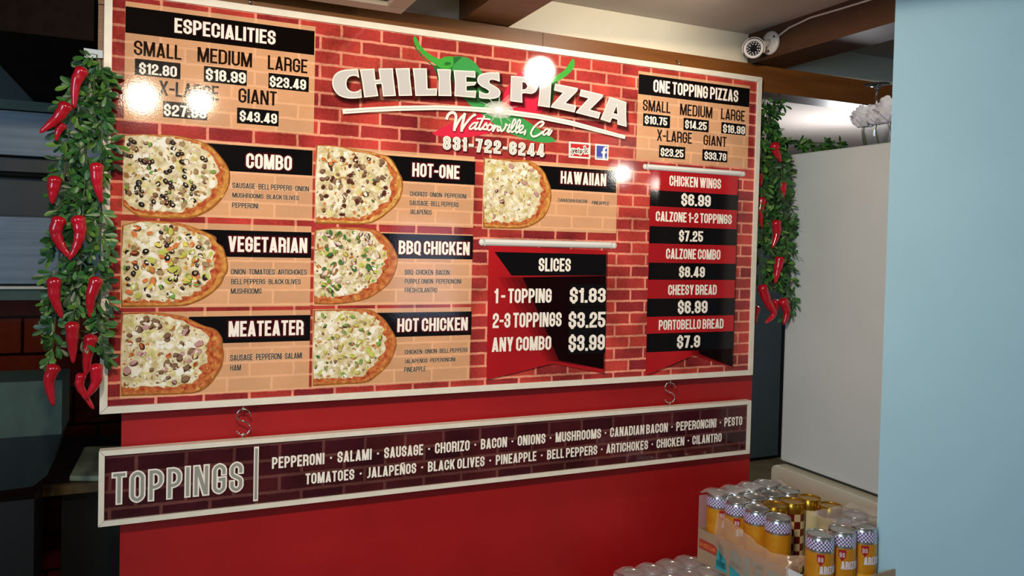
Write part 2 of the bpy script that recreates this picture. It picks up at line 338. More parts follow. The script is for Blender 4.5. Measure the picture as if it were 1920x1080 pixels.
def bu(px, py): p = aty(px, py, 0); return (p.x, p.z)
def text(mb, t, tl, br, y, m=0, **k):
    a = bu(*tl); b = bu(*br); text_at(mb, t, a[0], a[1], b[0], b[1], y, m, **k)
def rect(mb, tl, br, y, m=0):
    a = bu(*tl); b = bu(*br); mb.flat([(a[0],b[1]),(b[0],b[1]),(b[0],a[1]),(a[0],a[1])], y, m)

# ------------------------------------------------------------------ setting
WY = .0375
WRY = -.495
def struct(name, mb, m, label=None):
    o = mb.build(name, m); o['kind'] = 'structure'
    if label: o['label'] = label
    return o
b = MB(); b.box((-3,-4.2,-.05),(6,3.4,0)); struct('floor', b, M['floor'])
b = MB(); b.box((-3,-4.2,2.281),(6,3.4,2.33)); struct('ceiling', b, M['ceil'])
b = MB(); b.box((.042,WY,0),(1.868,.14,2.102)); struct('wall_front', b, M['wallred'])
b = MB(); b.box((-.02,.045,2.184),(3.4,.11,2.281)); struct('wall_upper', b, M['cream'])
b = MB(); b.box((-3,3.2,0),(6,3.3,2.281)); struct('wall_back', b, M['backwall'])
b = MB(); b.box((-1.6,1.25,0),(.0,1.35,2.281)); struct('wall_kitchen', b, brick_mat('dark_red_tile', '5a2014', '6e2a1a', '1c0c08', .16, .13, .006, grain=.5))
wx = aty(1660, 540, WRY).x
b = MB(); b.prism([(wx,WRY,0),(wx+2.1,WRY-2.1,0),(wx+2.17,WRY-2.03,0),(wx+.09,WRY+.04,0)], (0,0,2.281)); struct('wall_right', b, M['bluewall'])
jx = aty(1018, 80, .022).x
b = MB(); b.box((-.014,.022,2.102),(jx-.0008,.12,2.184)); b.box((jx+.0008,.0225,2.102),(3.4,.12,2.184)); o = struct('trim_1', b, M['beam'])
b = MB(); b.box((.835,-3.6,2.186),(.972,.045,2.281)); struct('trim_2', b, M['beam'])
b = MB(); b.box((1.815,-.500,2.186),(1.952,.045,2.281)); struct('trim_3', b, M['beam_dark'])
b = MB(); b.box((-.26,.024,2.02),(-.022,1.2,2.281)); struct('trim_4', b, M['beam_black'])
b = MB(); b.box((-.014,.03,1.95),(.0,.12,2.102)); struct('trim_5', b, M['beam'])

# ------------------------------------------------------------------ menu board
BZ, BWD, BHT = 1.20477, 1.83, .9329
def frame_mb(x0, z0, x1, z1, wd, y0, y1):
    mb = MB(); jt = []
    O = [(x0,z0),(x1,z0),(x1,z1),(x0,z1)]; I = [(x0+wd,z0+wd),(x1-wd,z0+wd),(x1-wd,z1-wd),(x0+wd,z1-wd)]
    for i in range(4):
        j = (i+1)%4; d = .0006
        o0, o1, i0, i1 = Vector(O[i]), Vector(O[j]), Vector(I[i]), Vector(I[j]); t = (o1-o0).normalized()*d
        lp = [o0+t, o1-t, i1-t, i0+t]
        mb.prism([(p.x, y1, p.y) for p in lp], (0, y0-y1, 0), 0)
        c = [o0-t, o0+t, i0+t, i0-t]
        mb.prism([(p.x, y1, p.y) for p in c], (0, (y0-y1)*.9, 0), 1)
    return mb
def sign(root, x0, z0, x1, z1, wd, pm):
    b = MB(); b.box((x0+.001,.0012,z0+.001),(x1-.001,.017,z1-.001)); b.build('backing_panel', M['frame'], root)
    b = MB(); b.flat([(x0+wd*.6,z0+wd*.6),(x1-wd*.6,z0+wd*.6),(x1-wd*.6,z1-wd*.6),(x0+wd*.6,z1-wd*.6)], 0); o = b.build('brick_print', pm, root)
    frame_mb(x0, z0, x1, z1, wd, -.006, .018).build('frame', [M['frame'], M['frame_joint']], root)
board = thing('menu_board', (0, 0, BZ), 'large white framed pizza menu board with brick print hung from wooden beam', 'menu board')
sign(board, 0, BZ, BWD, BZ+BHT, .0155, M['brick'])
Y1, Y2, Y3, Y4, Y5, Y6 = -.0003, -.0006, -.0009, -.0013, -.0016, -.0019

def price_panel(tl, br, bar, title, rows, nm):
    b = MB(); rect(b, tl, br, Y1); pan = b.build('price_panel', M['tan'], board, label=nm)
    b = MB(); rect(b, bar[0], bar[1], Y2); b.build('title_bar', M['black'], pan)
    b = MB(); text(b, title[0], title[1], title[2], Y3, 1, w=.155, e=.05); text(b, title[0], title[1], title[2], Y4, 0, w=.155); b.build('title_lettering', [M['white'], M['glow']], pan)
    for (nmw, a, c, ba, bc, price, ta, tc) in rows:
        b = MB(); text(b, nmw, a, c, Y3, 0, w=.13); b.build('size_lettering', M['blackt'], pan)
        b = MB(); rect(b, ba, bc, Y3, 0); text(b, price, ta, tc, Y4, 1, w=.16); b.build('price_box', [M['black'], M['white']], pan)
price_panel((235.3,2), (588,252.5), ((235.5,11.6),(589,103.5)), ('ESPECIALITIES',(327.4,33.6),(516.3,84.5)), [
 ('SMALL',(251.3,75.2),(340.2,112.7),(253.1,109.5),(338.1,148.8),'$12.80',(261,117.5),(331.6,145)),
 ('MEDIUM',(370.5,88),(472.3,126.8),(382.5,123.4),(462.4,161.3),'$18.99',(386,128.5),(460.7,157.5)),
 ('LARGE',(502.4,103.5),(576.2,138),(503.6,136.6),(578.6,172.9),'$23.49',(505.9,142.5),(573.5,169)),
 ('X-LARGE',(298.5,150.9),(409.8,188.6),(306.1,189.3),(388.5,226.1),'$27.99',(307.3,195),(386.7,223)),
 ('GIANT',(447.3,165),(518.6,198.6),(444.6,201.4),(522.1,237.2),'$43.49',(449.6,207.5),(519.1,232.5))], 'tan specialities price panel')
price_panel((1197,133), (1401.4,315), ((1197.5,138.7),(1404.6,201.1)), ('ONE TOPPING PIZZAS',(1225.1,149),(1383.3,192)), [
 ('SMALL',(1205.5,186.2),(1256.6,212.8),(1206,212.2),(1255.6,240.9),'$10.75',(1208.7,216.7),(1250.3,236)),
 ('MEDIUM',(1275,194.1),(1335,222),(1281.6,220.7),(1328.2,248.4),'$14.25',(1284.3,225.2),(1324.3,244.5)),
 ('LARGE',(1352,202.8),(1396,228.2),(1352.4,228.8),(1397.2,254.4),'$18.99',(1355.4,233),(1396,252.3)),
 ('X-LARGE',(1231.7,242.6),(1296.7,269.7),(1235.8,271.8),(1283.9,299),'$23.25',(1238.5,277.3),(1280.7,295.7)),
 ('GIANT',(1319,252.7),(1361.6,275.6),(1316.9,279.5),(1363.1,304.8),'$33.79',(1320.5,284.2),(1361,302))], 'tan one topping price panel')

# printed pizza pictures: crust, sauce, cheese and scattered toppings as flat shapes of one print
PM = {}
def pm(name, c, c2, sc=60): PM[name] = ink('pizza_'+name, c, c2, sc)
pm('crust','b4702e','dca458',70); pm('crust_pale','c08438','e6be74',70); pm('crust_red','a8502a','d48a4c',70); pm('rim','8a5426','a8682e',60); pm('sauce','a23a22','d08048',90); pm('cheese','c0b080','f0e8cc',60); pm('cheese2','d8cca6','f6f0e0',60); pm('cheese3','bcae6c','e2d89c',60)
pm('olive','1c181c','2a2226',60); pm('ring','8a8070','6a6058',60); pm('green','6a9a4a','86b054',50); pm('dgreen','3a6a3a','4a7a44',50); pm('lime','b4bc4c','c8cc6a',50); pm('meat','7a5e48','8e7258',70); pm('dmeat','4a2824','5e3428',70)
pm('mush','b09a7c','94805f',60); pm('tomato','d8703a','e08850',50); pm('onion','d8c0c4','b890a0',60); pm('pale','eceadc','f4f2ea',60); pm('ham','c8a0a0','b88888',50); pm('brown','a87c48','94683a',60); pm('yellow','d8c848','e4d870',50)
PKEYS = list(PM); PMATS = [PM[k] for k in PKEYS]; PI = {k: i for i, k in enumerate(PKEYS)}
def inside(p, L):
    c = False; n = len(L)
    for i in range(n):
        (x0,y0),(x1,y1) = L[i], L[(i+1)%n]
        if (y0 > p[1]) != (y1 > p[1]) and p[0] < (x1-x0)*(p[1]-y0)/(y1-y0)+x0: c = not c
    return c
def smooth_loop(L, k=4, keep=()):
    out = []; n = len(L)
    for i in range(n):
        p0, p1, p2, p3 = (Vector(L[(i+j-1)%n]) for j in range(4))
        if i in keep: out.append(tuple(p1)); continue
        for s in range(k):
            t = s/k; out.append(tuple(.5*((2*p1)+(p2-p0)*t+(2*p0-5*p1+4*p2-p3)*t*t+(3*p1-p0-3*p2+p3)*t**3)))
    return out
def open_spline(L, k=4):
    out = []; n = len(L)
    for i in range(n-1):
        p0, p1, p2, p3 = Vector(L[max(i-1,0)]), Vector(L[i]), Vector(L[i+1]), Vector(L[min(i+2,n-1)])
        for q in range(k):
            t = q/k; out.append(tuple(.5*((2*p1)+(p2-p0)*t+(2*p0-5*p1+4*p2-p3)*t*t+(3*p1-p0-3*p2+p3)*t**3)))
    return out+[tuple(L[-1])]
def pizza(parent, off, sc, pts, crust, toppings, seed, shrink=.86, sauce=.93, name=None):
    R = random.Random(seed); L = [bu(off[0]+x/sc, off[1]+y/sc) for x, y in pts]
    n = len(L); ix = [i for i in range(n)]
    first, last = L[0], L[-1]; L = open_spline(L)
    lx = min(first[0], last[0]); cx = lx; cz = (first[1]+last[1])/2; rad = max(p[0] for p in L)-cx; hz = abs(first[1]-last[1])/2
    def jag(k, amp, seg=70):
        out = []; 
        for i in range(seg+1):
            a = pi/2-pi*i/seg; d = (cos(a), sin(a)); lo, hi = 0, 2*rad+hz
            for _ in range(18):
                mid = (lo+hi)/2
                if inside((cx+1e-4+d[0]*mid, cz+d[1]*mid), L): lo = mid
                else: hi = mid
            j = k+(.985-k)*max(0, sin(a))**.7*.9+.03*min(0, sin(a)); j += R.uniform(-amp, amp)*(1.2-.9*max(0, sin(a))) if 0 < i < seg else 0
            out.append((cx+max(d[0]*lo*j, 0)+1e-4, cz+d[1]*lo*j))
        return out
    mb = MB(); mb.flat(L, Y3+.00008, PI['rim']); mb.flat(jag(.985, .006), Y3, PI[crust])
    S = jag(sauce, .018); mb.flat(S, Y3-.0001, PI['sauce'])
    Ch = jag(shrink, .03); mb.flat(Ch, Y3-.0002, PI['cheese'])
    layer = [0]
    def blob(c, r, m, asp=1.0, rot=0, nn=8, jit=.25, where=None):
        pl = []
        for k in range(nn):
            a = 2*pi*k/nn; rr = r*(1+R.uniform(-jit, jit)); x, z = cos(a)*rr, sin(a)*rr*asp
            pl.append((c[0]+x*cos(rot)-z*sin(rot), c[1]+x*sin(rot)+z*cos(rot)))
        if all(inside(p, where or Ch) for p in pl):
            layer[0] += 1; mb.k = 0; mb.flat(pl, Y3-.0002-.0000014*layer[0], PI[m]); return True
    def rnd(where):
        for _ in range(200):
            p = (cx+R.uniform(0, rad), cz+R.uniform(-hz*1.05, hz*1.05))
            if inside(p, where): return p
        return (cx+rad*.5, cz)
    for _ in range(80): blob(rnd(L), R.uniform(.0015,.006), R.choice(['crust_pale','brown','crust_red','crust']), R.uniform(.4,.9), R.uniform(0,3), where=L, jit=.4)
    for _ in range(110): blob(rnd(Ch), R.uniform(.004,.012), R.choice(['cheese2','cheese3','cheese','pale']), R.uniform(.5,1), R.uniform(0,3), 10, .4)
    for _ in range(110): blob(rnd(Ch), R.uniform(.0012,.0045), R.choice(['brown','mush','cheese3','meat','onion']), R.uniform(.3,.8), R.uniform(0,3), 7, .4)
    tops = [(kind, r0, r1) for kind, cnt, r0, r1 in toppings for _ in range(int(cnt*1.25))]; R.shuffle(tops)
    for kind, r0, r1 in tops:
        for _ in range(1):
            p = rnd(Ch); r = R.uniform(r0, r1)*.78; rot = R.uniform(0, 3)
            if kind not in ('meat','dmeat','cheese2','cheese3','pale','brown'): blob((p[0]+.0009, p[1]-.0014), r*1.05, R.choice(['brown','mush','dmeat']), .75, rot, 8, .2)
            if kind == 'olives':
                asp = R.uniform(.6, .95)
                if blob(p, r, 'olive', asp, rot, 12, .08): blob((p[0]+r*.1, p[1]+r*.1), r*R.uniform(.25,.5), R.choice(['ring','cheese','mush']), asp, rot, 8, .1)
            elif kind == 'mushroom':
                if blob((p[0]+.001,p[1]-.001), r, 'brown', .7, rot, 9, .3): blob(p, r*.85, 'mush', .7, rot, 9, .3)
            elif kind in ('meat','dmeat'):
                if blob((p[0]+.0008,p[1]-.0012), r*1.05, 'dmeat', .8, rot, 9, .2): blob(p, r*.85, kind, .8, rot, 9, .2)
            elif kind == 'onions':
                if blob(p, r, 'onion', .45, rot, 10, .2): blob((p[0]+.001, p[1]+.0008), r*.7, 'cheese2', .4, rot, 9, .2)
            else: blob(p, r, kind, R.uniform(.4,.8), rot, 7, .3)
    for _ in range(60): blob(rnd(Ch), R.uniform(.002,.007), R.choice(['cheese2','cheese2','pale']), R.uniform(.3,.7), R.uniform(0,3), 9, .4)
    return mb.build('pizza_picture', PMATS, parent)
def menu_panel(tl, br, bar, title, lines, pz, lab):
    b = MB(); rect(b, tl, br, Y1); pan = b.build('menu_panel', M['tan'], board, label=lab)
    b = MB(); rect(b, bar[0], bar[1], Y2); b.build('title_bar', M['black'], pan)
    b = MB(); [text(b, title[0], title[1], title[2], Y3-.00009*q, 1, w=.165, e=.095-.024*q) for q in range(4)]; text(b, title[0], title[1], title[2], Y4, 0, w=.165)
    b.build('title_lettering', [M['white'], M['glow']], pan)
    b = MB()
    for (t, a, c) in lines: text(b, t, a, c, Y3, 1, w=.12, e=.055); text(b, t, a, c, Y4, 0, w=.12)
    b.build('ingredient_lettering', [M['thin'], M['halo']], pan)
    pizza(pan, *pz)
menu_panel((231,252.5),(585,414),((385,268.2),(585.4,329.6)),('COMBO',(461.5,286.9),(546.9,320.2)),[
 ('SAUSAGE · BELL PEPPERS · ONION',(435.8,342),(578.8,359.2)),('MUSHROOMS · BLACK OLIVES',(435.8,361.3),(560.4,375.4)),('PEPPERONI',(435.4,379.6),(483.8,391))],
 ((200,240),4.8,[(150,62),(330,55),(500,60),(640,70),(760,95),(860,125),(940,165),(1000,225),(1060,300),(1100,370),(1113,430),(1105,510),(1080,570),(1030,650),(960,720),(870,775),(760,812),(640,818),(450,815),(330,808),(250,775),(150,700)],'crust',
 [('mushroom',26,.005,.010),('green',14,.004,.008),('meat',10,.005,.009),('olives',46,.0055,.0095)],11), 'panel with black olive combo pizza')
menu_panel((592.1,272.1),(887,427),((720,291.0),(890.2,347)),('HOT-ONE',(773.1,304.9),(861,336.2)),[
 ('CHORIZO · ONION · PEPPERONI',(768.3,358.4),(874,372.5)),('SAUSAGE · BELL PEPPERS',(768,375.2),(859.5,388.5)),('JALAPEÑOS',(767.8,392),(809,402.7))],
 ((570,250),5.647,[(125,125),(250,125),(400,140),(550,170),(700,195),(800,220),(880,240),(940,290),(980,360),(1010,420),(1040,480),(1048,560),(1035,640),(1010,710),(960,780),(890,840),(830,890),(760,930),(690,955),(560,965),(400,962),(125,955)],'crust_pale',
 [('mushroom',10,.005,.010),('tomato',6,.004,.008),('meat',24,.006,.011),('dmeat',26,.005,.010),('dgreen',6,.004,.007)],12), 'panel with chorizo hot-one pizza')
menu_panel((906.7,295),(1155,437.5),((1003,309.8),(1154.7,361.7)),('HAWAIIAN',(1051.2,320.5),(1135.8,349.2)),[
 ('CANADIAN BACON',(1046.2,371.7),(1100.5,380.5)),('PINEAPPLE',(1109.5,376.5),(1141.3,384.7))],
 ((890,280),6,[(100,90),(300,105),(480,118),(580,120),(650,145),(715,185),(780,250),(820,340),(850,420),(862,500),(858,580),(835,660),(800,735),(740,800),(660,850),(560,885),(450,893),(95,885)],'crust',
 [('cheese3',26,.006,.012),('ham',14,.006,.012),('cheese2',30,.006,.012),('brown',14,.001,.003)],13,.84), 'panel with pale hawaiian pizza')
menu_panel((227,413.6),(581,574),((372,429.9),(583,483.8)),('VEGETARIAN',(428.1,442.7),(575.6,474.4)),[
 ('ONION · TOMATOES · ARTICHOKES',(433.3,504.2),(575,515)),('BELL PEPPERS · BLACK OLIVES',(433.3,522.9),(563.5,532.7)),('MUSHROOMS',(432.9,540.6),(490.2,550.6))],
 ((200,400),4.8,[(135,110),(280,70),(420,65),(600,80),(720,105),(820,140),(920,180),(985,215),(990,260),(1045,300),(1070,370),(1090,440),(1090,520),(1060,570),(1030,640),(960,710),(880,765),(780,810),(640,838),(130,845)],'crust',
 [('mushroom',14,.006,.011),('lime',20,.007,.013),('yellow',10,.007,.012),('tomato',20,.007,.012),('green',12,.005,.009),('olives',30,.006,.010)],14), 'panel with vegetable pizza')
menu_panel((589.5,431.3),(883.4,570.3),((712,437.2),(886.1,486.5)),('BBQ CHICKEN',(747.6,450.7),(879.9,478.7)),[
 ('BBQ · CHICKEN · BACON',(759,505.3),(842.4,515.4)),('PURPLE ONION · PEPERONCINI',(758.6,522.8),(864.3,531.7)),('FRESH CILANTRO',(758.6,539.3),(819.3,548.1))],
 ((570,410),5.647,[(110,120),(250,100),(400,90),(600,95),(700,110),(760,120),(830,165),(890,220),(940,290),(980,370),(992,420),(985,500),(960,580),(920,660),(870,720),(790,780),(690,840),(560,880),(420,900),(300,910),(108,905)],'crust_red',
 [('lime',14,.006,.011),('onions',20,.007,.013),('meat',8,.004,.008),('dgreen',26,.006,.012),('green',16,.005,.010)],15,.82,.88), 'panel with barbecue chicken pizza')
menu_panel((227,585.5),(579,728.3),((354,594),(581,638.8)),('MEATEATER',(428.8,602.3),(568.8,627.9)),[
 ('SAUSAGE · PEPPERONI · SALAMI',(431.7,665.2),(566,671.5)),('HAM',(431.7,684),(451.5,694.4))],
 ((200,570),4.8,[(130,85),(300,75),(450,75),(600,95),(700,115),(800,160),(880,195),(950,215),(1000,245),(1040,310),(1045,380),(1055,450),(1045,540),(1020,600),(960,690),(890,760),(800,800),(600,815),(130,830)],'crust_red',
 [('cheese3',16,.006,.012),('ham',12,.007,.013),('sauce',8,.005,.010),('meat',26,.007,.013)],16,.82), 'panel with meat pizza')
menu_panel((586.8,579.6),(880,711.7),((704,586.5),(883.4,627.9)),('HOT CHICKEN',(745,597.1),(876.4,619.2)),[
 ('CHICKEN · ONION · BELL PEPPERS',(758.6,655.9),(876.4,659.4)),('JALAPEÑOS · PEPERONCINI',(758,673.5),(853.3,677.1)),('PINEAPPLE',(757.7,688.3),(797.9,695.7))],
 ((570,570),5.647,[(100,65),(250,60),(450,55),(620,52),(720,70),(790,110),(860,170),(920,260),(965,340),(980,420),(965,500),(930,580),(890,650),(830,710),(760,770),(690,820),(600,840),(400,850),(95,870)],'crust_red',
 [('lime',24,.006,.012),('green',16,.005,.010),('mushroom',10,.005,.010),('meat',5,.005,.009),('dgreen',10,.004,.008),('pale',30,.006,.011)],17,.85), 'panel with hot chicken pizza')

# logo
logo = bpy.data.objects.new('logo', None); COL.objects.link(logo); logo.parent = board; logo.location = (bu(900,160)[0], 0, bu(900,160)[1]-BZ); logo['label'] = 'restaurant logo with chili peppers'
def cp(off, sc, pts): return [bu(off[0]+x/sc, off[1]+y/sc) for x, y in pts]
def offset_loop(L, d):
    n = len(L); a = sum(L[i][0]*L[(i+1)%n][1]-L[(i+1)%n][0]*L[i][1] for i in range(n)); sg = 1 if a > 0 else -1; out = []
    for i in range(n):
        p0, p, p1 = Vector(L[i-1]), Vector(L[i]), Vector(L[(i+1)%n]); d0 = (p-p0).normalized(); d1 = (p1-p).normalized()
        nm = Vector((d0.y+d1.y, -d0.x-d1.x)); nm = nm.normalized() if nm.length > 1e-6 else Vector((d0.y, -d0.x))
        k = min(1/max(nm.dot(Vector((d0.y, -d0.x))), .4), 2.2); q = p+nm*d*sg*k; out.append((q.x, q.y))
    return out
def pad(L, k, keep=()): return smooth_loop(L, k, keep)
A_, B_ = ((610,60),6.4), ((900,60),4.91)
letters = [
 [pad(cp(*A_,[(390,450),(405,555),(375,533),(330,528),(285,543),(258,580),(252,625),(262,670),(295,705),(340,718),(390,708),(428,690),(436,790),(380,797),(300,800),(230,790),(165,765),(115,715),(88,660),(80,600),(95,540),(130,495),(185,465),(250,452),(320,448)]),3,(0,1,11,12))],
 [cp(*A_,[(412,450),(585,440),(600,575),(652,570),(635,440),(808,436),(816,540),(845,768),(690,775),(672,622),(605,628),(635,770),(465,787),(440,600)])],
 [cp(*A_,[(838,438),(1010,434),(1016,560),(1040,765),(880,768),(862,580)])],
 [cp(*A_,[(1045,437),(1215,438),(1225,680),(1337,678),(1335,765),(1078,768),(1064,580)])],
 [cp(*A_,[(1338,445),(1505,450),(1500,560),(1512,770),(1355,768),(1358,560)])],
 [cp(*A_,[(1535,458),(1795,470),(1800,552),(1690,540),(1690,600),(1812,600),(1790,640),(1692,650),(1692,705),(1806,705),(1800,792),(1547,770),(1552,600)])],
 [pad(cp(*B_,[(176,378),(180,460),(140,445),(100,440),(84,455),(92,475),(120,492),(160,515),(185,545),(183,582),(160,605),(110,617),(50,615),(-10,605),(-12,540),(25,560),(60,568),(80,556),(76,540),(50,522),(10,502),(-20,472),(-28,435),(-10,400),(30,380),(90,372),(140,374)]),2,(0,1,13,14))],
 [pad(cp(*B_,[(283,403),(345,408),(410,414),(480,430),(520,465),(530,508),(512,548),(470,570),(385,568),(388,652),(330,645),(275,637)]),3,(0,1,8,9,10,11)), cp(*B_,[(388,460),(418,470),(435,500),(420,525),(388,532)])],
 [cp(*B_,[(548,448),(655,462),(648,580),(640,697),(530,680),(544,560)])],
 [cp(*B_,[(690,476),(900,518),(892,546),(785,655),(885,678),(868,742),(648,694),(656,676),(760,560),(678,538)])],
 [cp(*B_,[(925,528),(1132,578),(1122,605),(1010,715),(1107,742),(1090,799),(878,745),(888,728),(995,612),(912,590)])],
 [cp(*B_,[(1190,598),(1344,645),(1342,760),(1347,874),(1262,852),(1262,808),(1213,793),(1195,834),(1105,805),(1150,700)]), cp(*B_,[(1255,680),(1262,757),(1226,748)])]]
gc = MB()
K_ = ((600,60),3.2)
gc.flat(pad(cp(*K_,[(800,152),(845,148),(885,155),(930,185),(975,245),(1000,300),(1060,380),(1120,440),(1200,505),(1310,580),(1420,655),(1380,664),(1300,660),(1180,625),(1080,580),(980,500),(880,420),(820,340),(785,240)]),3,(10,)), Y1, 0)
gc.flat(pad(cp(*K_,[(800,152),(850,150),(830,170),(800,200),(790,240),(800,300),(770,240),(785,190)]),3), Y1-.00005, 2)
gc.flat(pad(cp(*K_,[(680,205),(725,215),(735,330),(745,380),(715,330),(700,260)]),3), Y1-.00005, 2)
gc.flat(pad(cp(*K_,[(560,35),(575,30),(600,78),(650,128),(715,162),(745,150),(795,148),(800,165),(798,200),(770,222),(730,220),(700,200),(640,158),(590,105),(566,65)]),3), Y2, 1)
gc.flat(pad(cp(*K_,[(745,190),(760,180),(780,182),(785,192),(768,200),(752,199)]),2), Y2-.00005, 2)
gc.flat(pad(cp(*K_,[(560,60),(590,115),(640,170),(690,205),(700,220),(650,185),(600,140),(570,95)]),2), Y2+.0001, 2)
gc.build('green_chili_drawing', [M['green_m'], M['green_l'], M['green_d']], logo)
rc = MB()
rc.flat(pad(cp(*K_,[(1245,220),(1300,235),(1350,270),(1385,340),(1375,420),(1335,475),(1240,520),(1130,565),(1040,600),(900,630),(760,630),(672,608),(760,560),(900,505),(1040,440),(1090,390),(1130,320),(1185,250)]),3,(11,)), Y1+.0001, 0)
rc.flat(pad(cp(*K_,[(1105,400),(1135,375),(1150,400),(1130,440),(1100,470),(1085,430)]),3), Y1-.00004, 1)
rc.flat(pad(cp(*K_,[(1510,165),(1525,170),(1522,215),(1480,262),(1430,295),(1405,330),(1400,380),(1380,380),(1375,300),(1420,260),(1470,225)]),3), Y2, 2)
rc.flat(pad(cp(*K_,[(1405,300),(1425,300),(1410,340),(1400,400),(1385,430),(1382,350)]),3), Y2-.00005, 3)
rc.build('red_chili_drawing', [M['cred'], M['credl'], M['green_l'], M['green_d']], logo)
sw = MB()
top = [(133,463),(300,452),(480,443),(700,440),(900,447),(1080,460),(1300,490),(1500,530),(1700,585),(1832,622)]; bot = [(1828,642),(1700,610),(1500,560),(1300,520),(1080,492),(900,476),(700,468),(480,473),(300,481),(137,492)]
def ribbon(mb, off, sc, tp, bt, y, m):
    t = cp(off, sc, tp); bb = cp(off, sc, bt)[::-1]
    for i in range(len(t)-1): mb.flat([t[i], t[i+1], bb[i+1], bb[i]], y, m)
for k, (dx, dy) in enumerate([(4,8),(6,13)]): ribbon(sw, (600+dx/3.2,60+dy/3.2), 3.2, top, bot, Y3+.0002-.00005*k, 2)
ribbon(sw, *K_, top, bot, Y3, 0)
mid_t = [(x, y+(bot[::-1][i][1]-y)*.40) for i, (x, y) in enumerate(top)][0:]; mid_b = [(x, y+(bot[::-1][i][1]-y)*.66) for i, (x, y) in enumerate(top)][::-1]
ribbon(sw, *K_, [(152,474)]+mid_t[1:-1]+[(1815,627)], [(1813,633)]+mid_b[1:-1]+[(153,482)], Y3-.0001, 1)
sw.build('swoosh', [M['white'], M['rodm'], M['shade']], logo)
lt = MB()
for loops in letters:
    for k in range(4): 
        d = (-.001+.0025*k)
        lt.flat([(x+.004, z-.008) for x, z in offset_loop(loops[0], d)], Y4+.0001-.00004*k, 2)
    lt.flat(loops, Y5, 0)
    inn = [offset_loop(loops[0], -.0028)]+[offset_loop(h, .0028) for h in loops[1:]]
    lt.flat(inn, Y6, 1)
lt.build('logo_lettering', [M['white'], M['grey'], M['shade']], logo)
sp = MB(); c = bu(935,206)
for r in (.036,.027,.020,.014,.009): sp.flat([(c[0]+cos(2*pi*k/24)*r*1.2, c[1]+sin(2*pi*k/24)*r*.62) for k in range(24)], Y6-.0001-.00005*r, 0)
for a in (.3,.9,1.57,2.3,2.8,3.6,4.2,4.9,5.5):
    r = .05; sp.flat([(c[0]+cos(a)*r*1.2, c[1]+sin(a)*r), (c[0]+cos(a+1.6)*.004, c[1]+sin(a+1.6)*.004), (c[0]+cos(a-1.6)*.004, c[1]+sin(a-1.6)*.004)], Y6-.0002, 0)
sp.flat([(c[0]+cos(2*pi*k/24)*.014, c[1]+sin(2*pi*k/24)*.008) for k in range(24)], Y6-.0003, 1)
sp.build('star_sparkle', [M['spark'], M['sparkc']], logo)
# script lettering as brush strokes
C_ = ((800,190),7.385)
script = [([(275,235),(285,205),(310,172),(350,156),(385,168),(402,205),(398,260),(385,330),(380,392)],15),([(380,392),(420,310),(470,230),(522,182)],13),([(522,182),(505,260),(488,330),(480,402)],15),([(480,402),(520,335),(570,270),(620,215),(665,188)],12),
 ([(695,305),(655,298),(615,330),(590,365),(595,385),(625,380),(670,340),(702,292)],9),([(700,295),(675,340),(662,375),(675,388),(710,372)],10),([(792,215),(755,285),(725,350),(720,383),(740,390),(768,368)],11),([(700,243),(760,240),(870,250)],8),
 ([(768,372),(805,320),(822,302),(828,335),(840,362),(815,388),(780,384)],10),([(872,320),(845,345),(838,380),(855,402),(885,390),(905,355),(895,325),(872,320),(900,335),(935,340)],9),([(938,338),(925,375),(915,410)],11),([(915,410),(950,355),(978,345),(985,360),(975,395),(985,412),(1005,400)],10),
 ([(1010,355),(1022,385),(1032,415),(1065,390),(1090,345),(1092,318),(1110,330)],10),([(1140,352),(1120,390),(1115,415),(1130,425),(1150,410)],11),([(1147,322),(1143,328)],9),([(1150,410),(1195,350),(1228,280),(1220,250),(1200,262),(1178,320),(1165,380),(1165,415),(1180,428),(1200,415)],9),([(1205,415),(1260,358),(1293,290),(1285,258),(1265,270),(1243,328),(1230,390),(1230,425),(1245,438),(1262,422)],9),
 ([(1255,425),(1300,400),(1330,365),(1328,338),(1305,338),(1280,375),(1275,415),(1295,438),(1335,425)],9),([(1362,405),(1362,430),(1348,458)],10),
 ([(1570,350),(1605,322),(1615,298),(1590,282),(1545,300),(1490,350),(1450,410),(1440,455),(1465,487),(1510,482),(1560,455),(1600,425)],11),([(1695,395),(1655,385),(1620,415),(1605,450),(1625,465),(1670,430),(1702,392)],9),([(1700,395),(1680,435),(1675,462),(1695,462),(1728,408)],10)]
sm = MB()
def brush(mb, pts, hw, y, m, off=(0,0)):
    P = [Vector(bu(C_[0][0]+x/C_[1], C_[0][1]+yy/C_[1])) for x, yy in pts]
    Q = []
    for i in range(len(P)-1):
        p0, p1, p2, p3 = P[max(i-1,0)], P[i], P[i+1], P[min(i+2,len(P)-1)]
        for s in range(4):
            t = s/4; Q.append(.5*((2*p1)+(p2-p0)*t+(2*p0-5*p1+4*p2-p3)*t*t+(3*p1-p0-3*p2+p3)*t**3))
    Q.append(P[-1])
    for pl in stroke_polys([q+Vector(off) for q in Q], hw, False): mb.flat(pl, y, m)
for pts, hw in script:
    brush(sm, pts, hw*.00023+.0014, Y3-.0002, 1, (.0018,-.0022)); brush(sm, pts, hw*.00023+.0002, Y6, 0)
sm.build('script_lettering', [M['white'], M['shade']], logo)
b = MB(); P_ = ('831-722-6244',(830.3,254.4),(1020.3,295))
for k in range(2):
    a, c = bu(*P_[1]), bu(*P_[2]); text_at(b, P_[0], a[0]+.0025, a[1]-.003, c[0]+.0025, c[1]-.003, Y3-.0001*k, 1, w=.18, e=.03+.04*k, gap=.10)
text(b, *P_, Y5, 0, w=.20, gap=.10); a, c = bu(*P_[1]), bu(*P_[2]); text_at(b, P_[0], a[0], a[1], c[0], c[1], Y6, 2, w=.20, e=-.072, gap=.10)
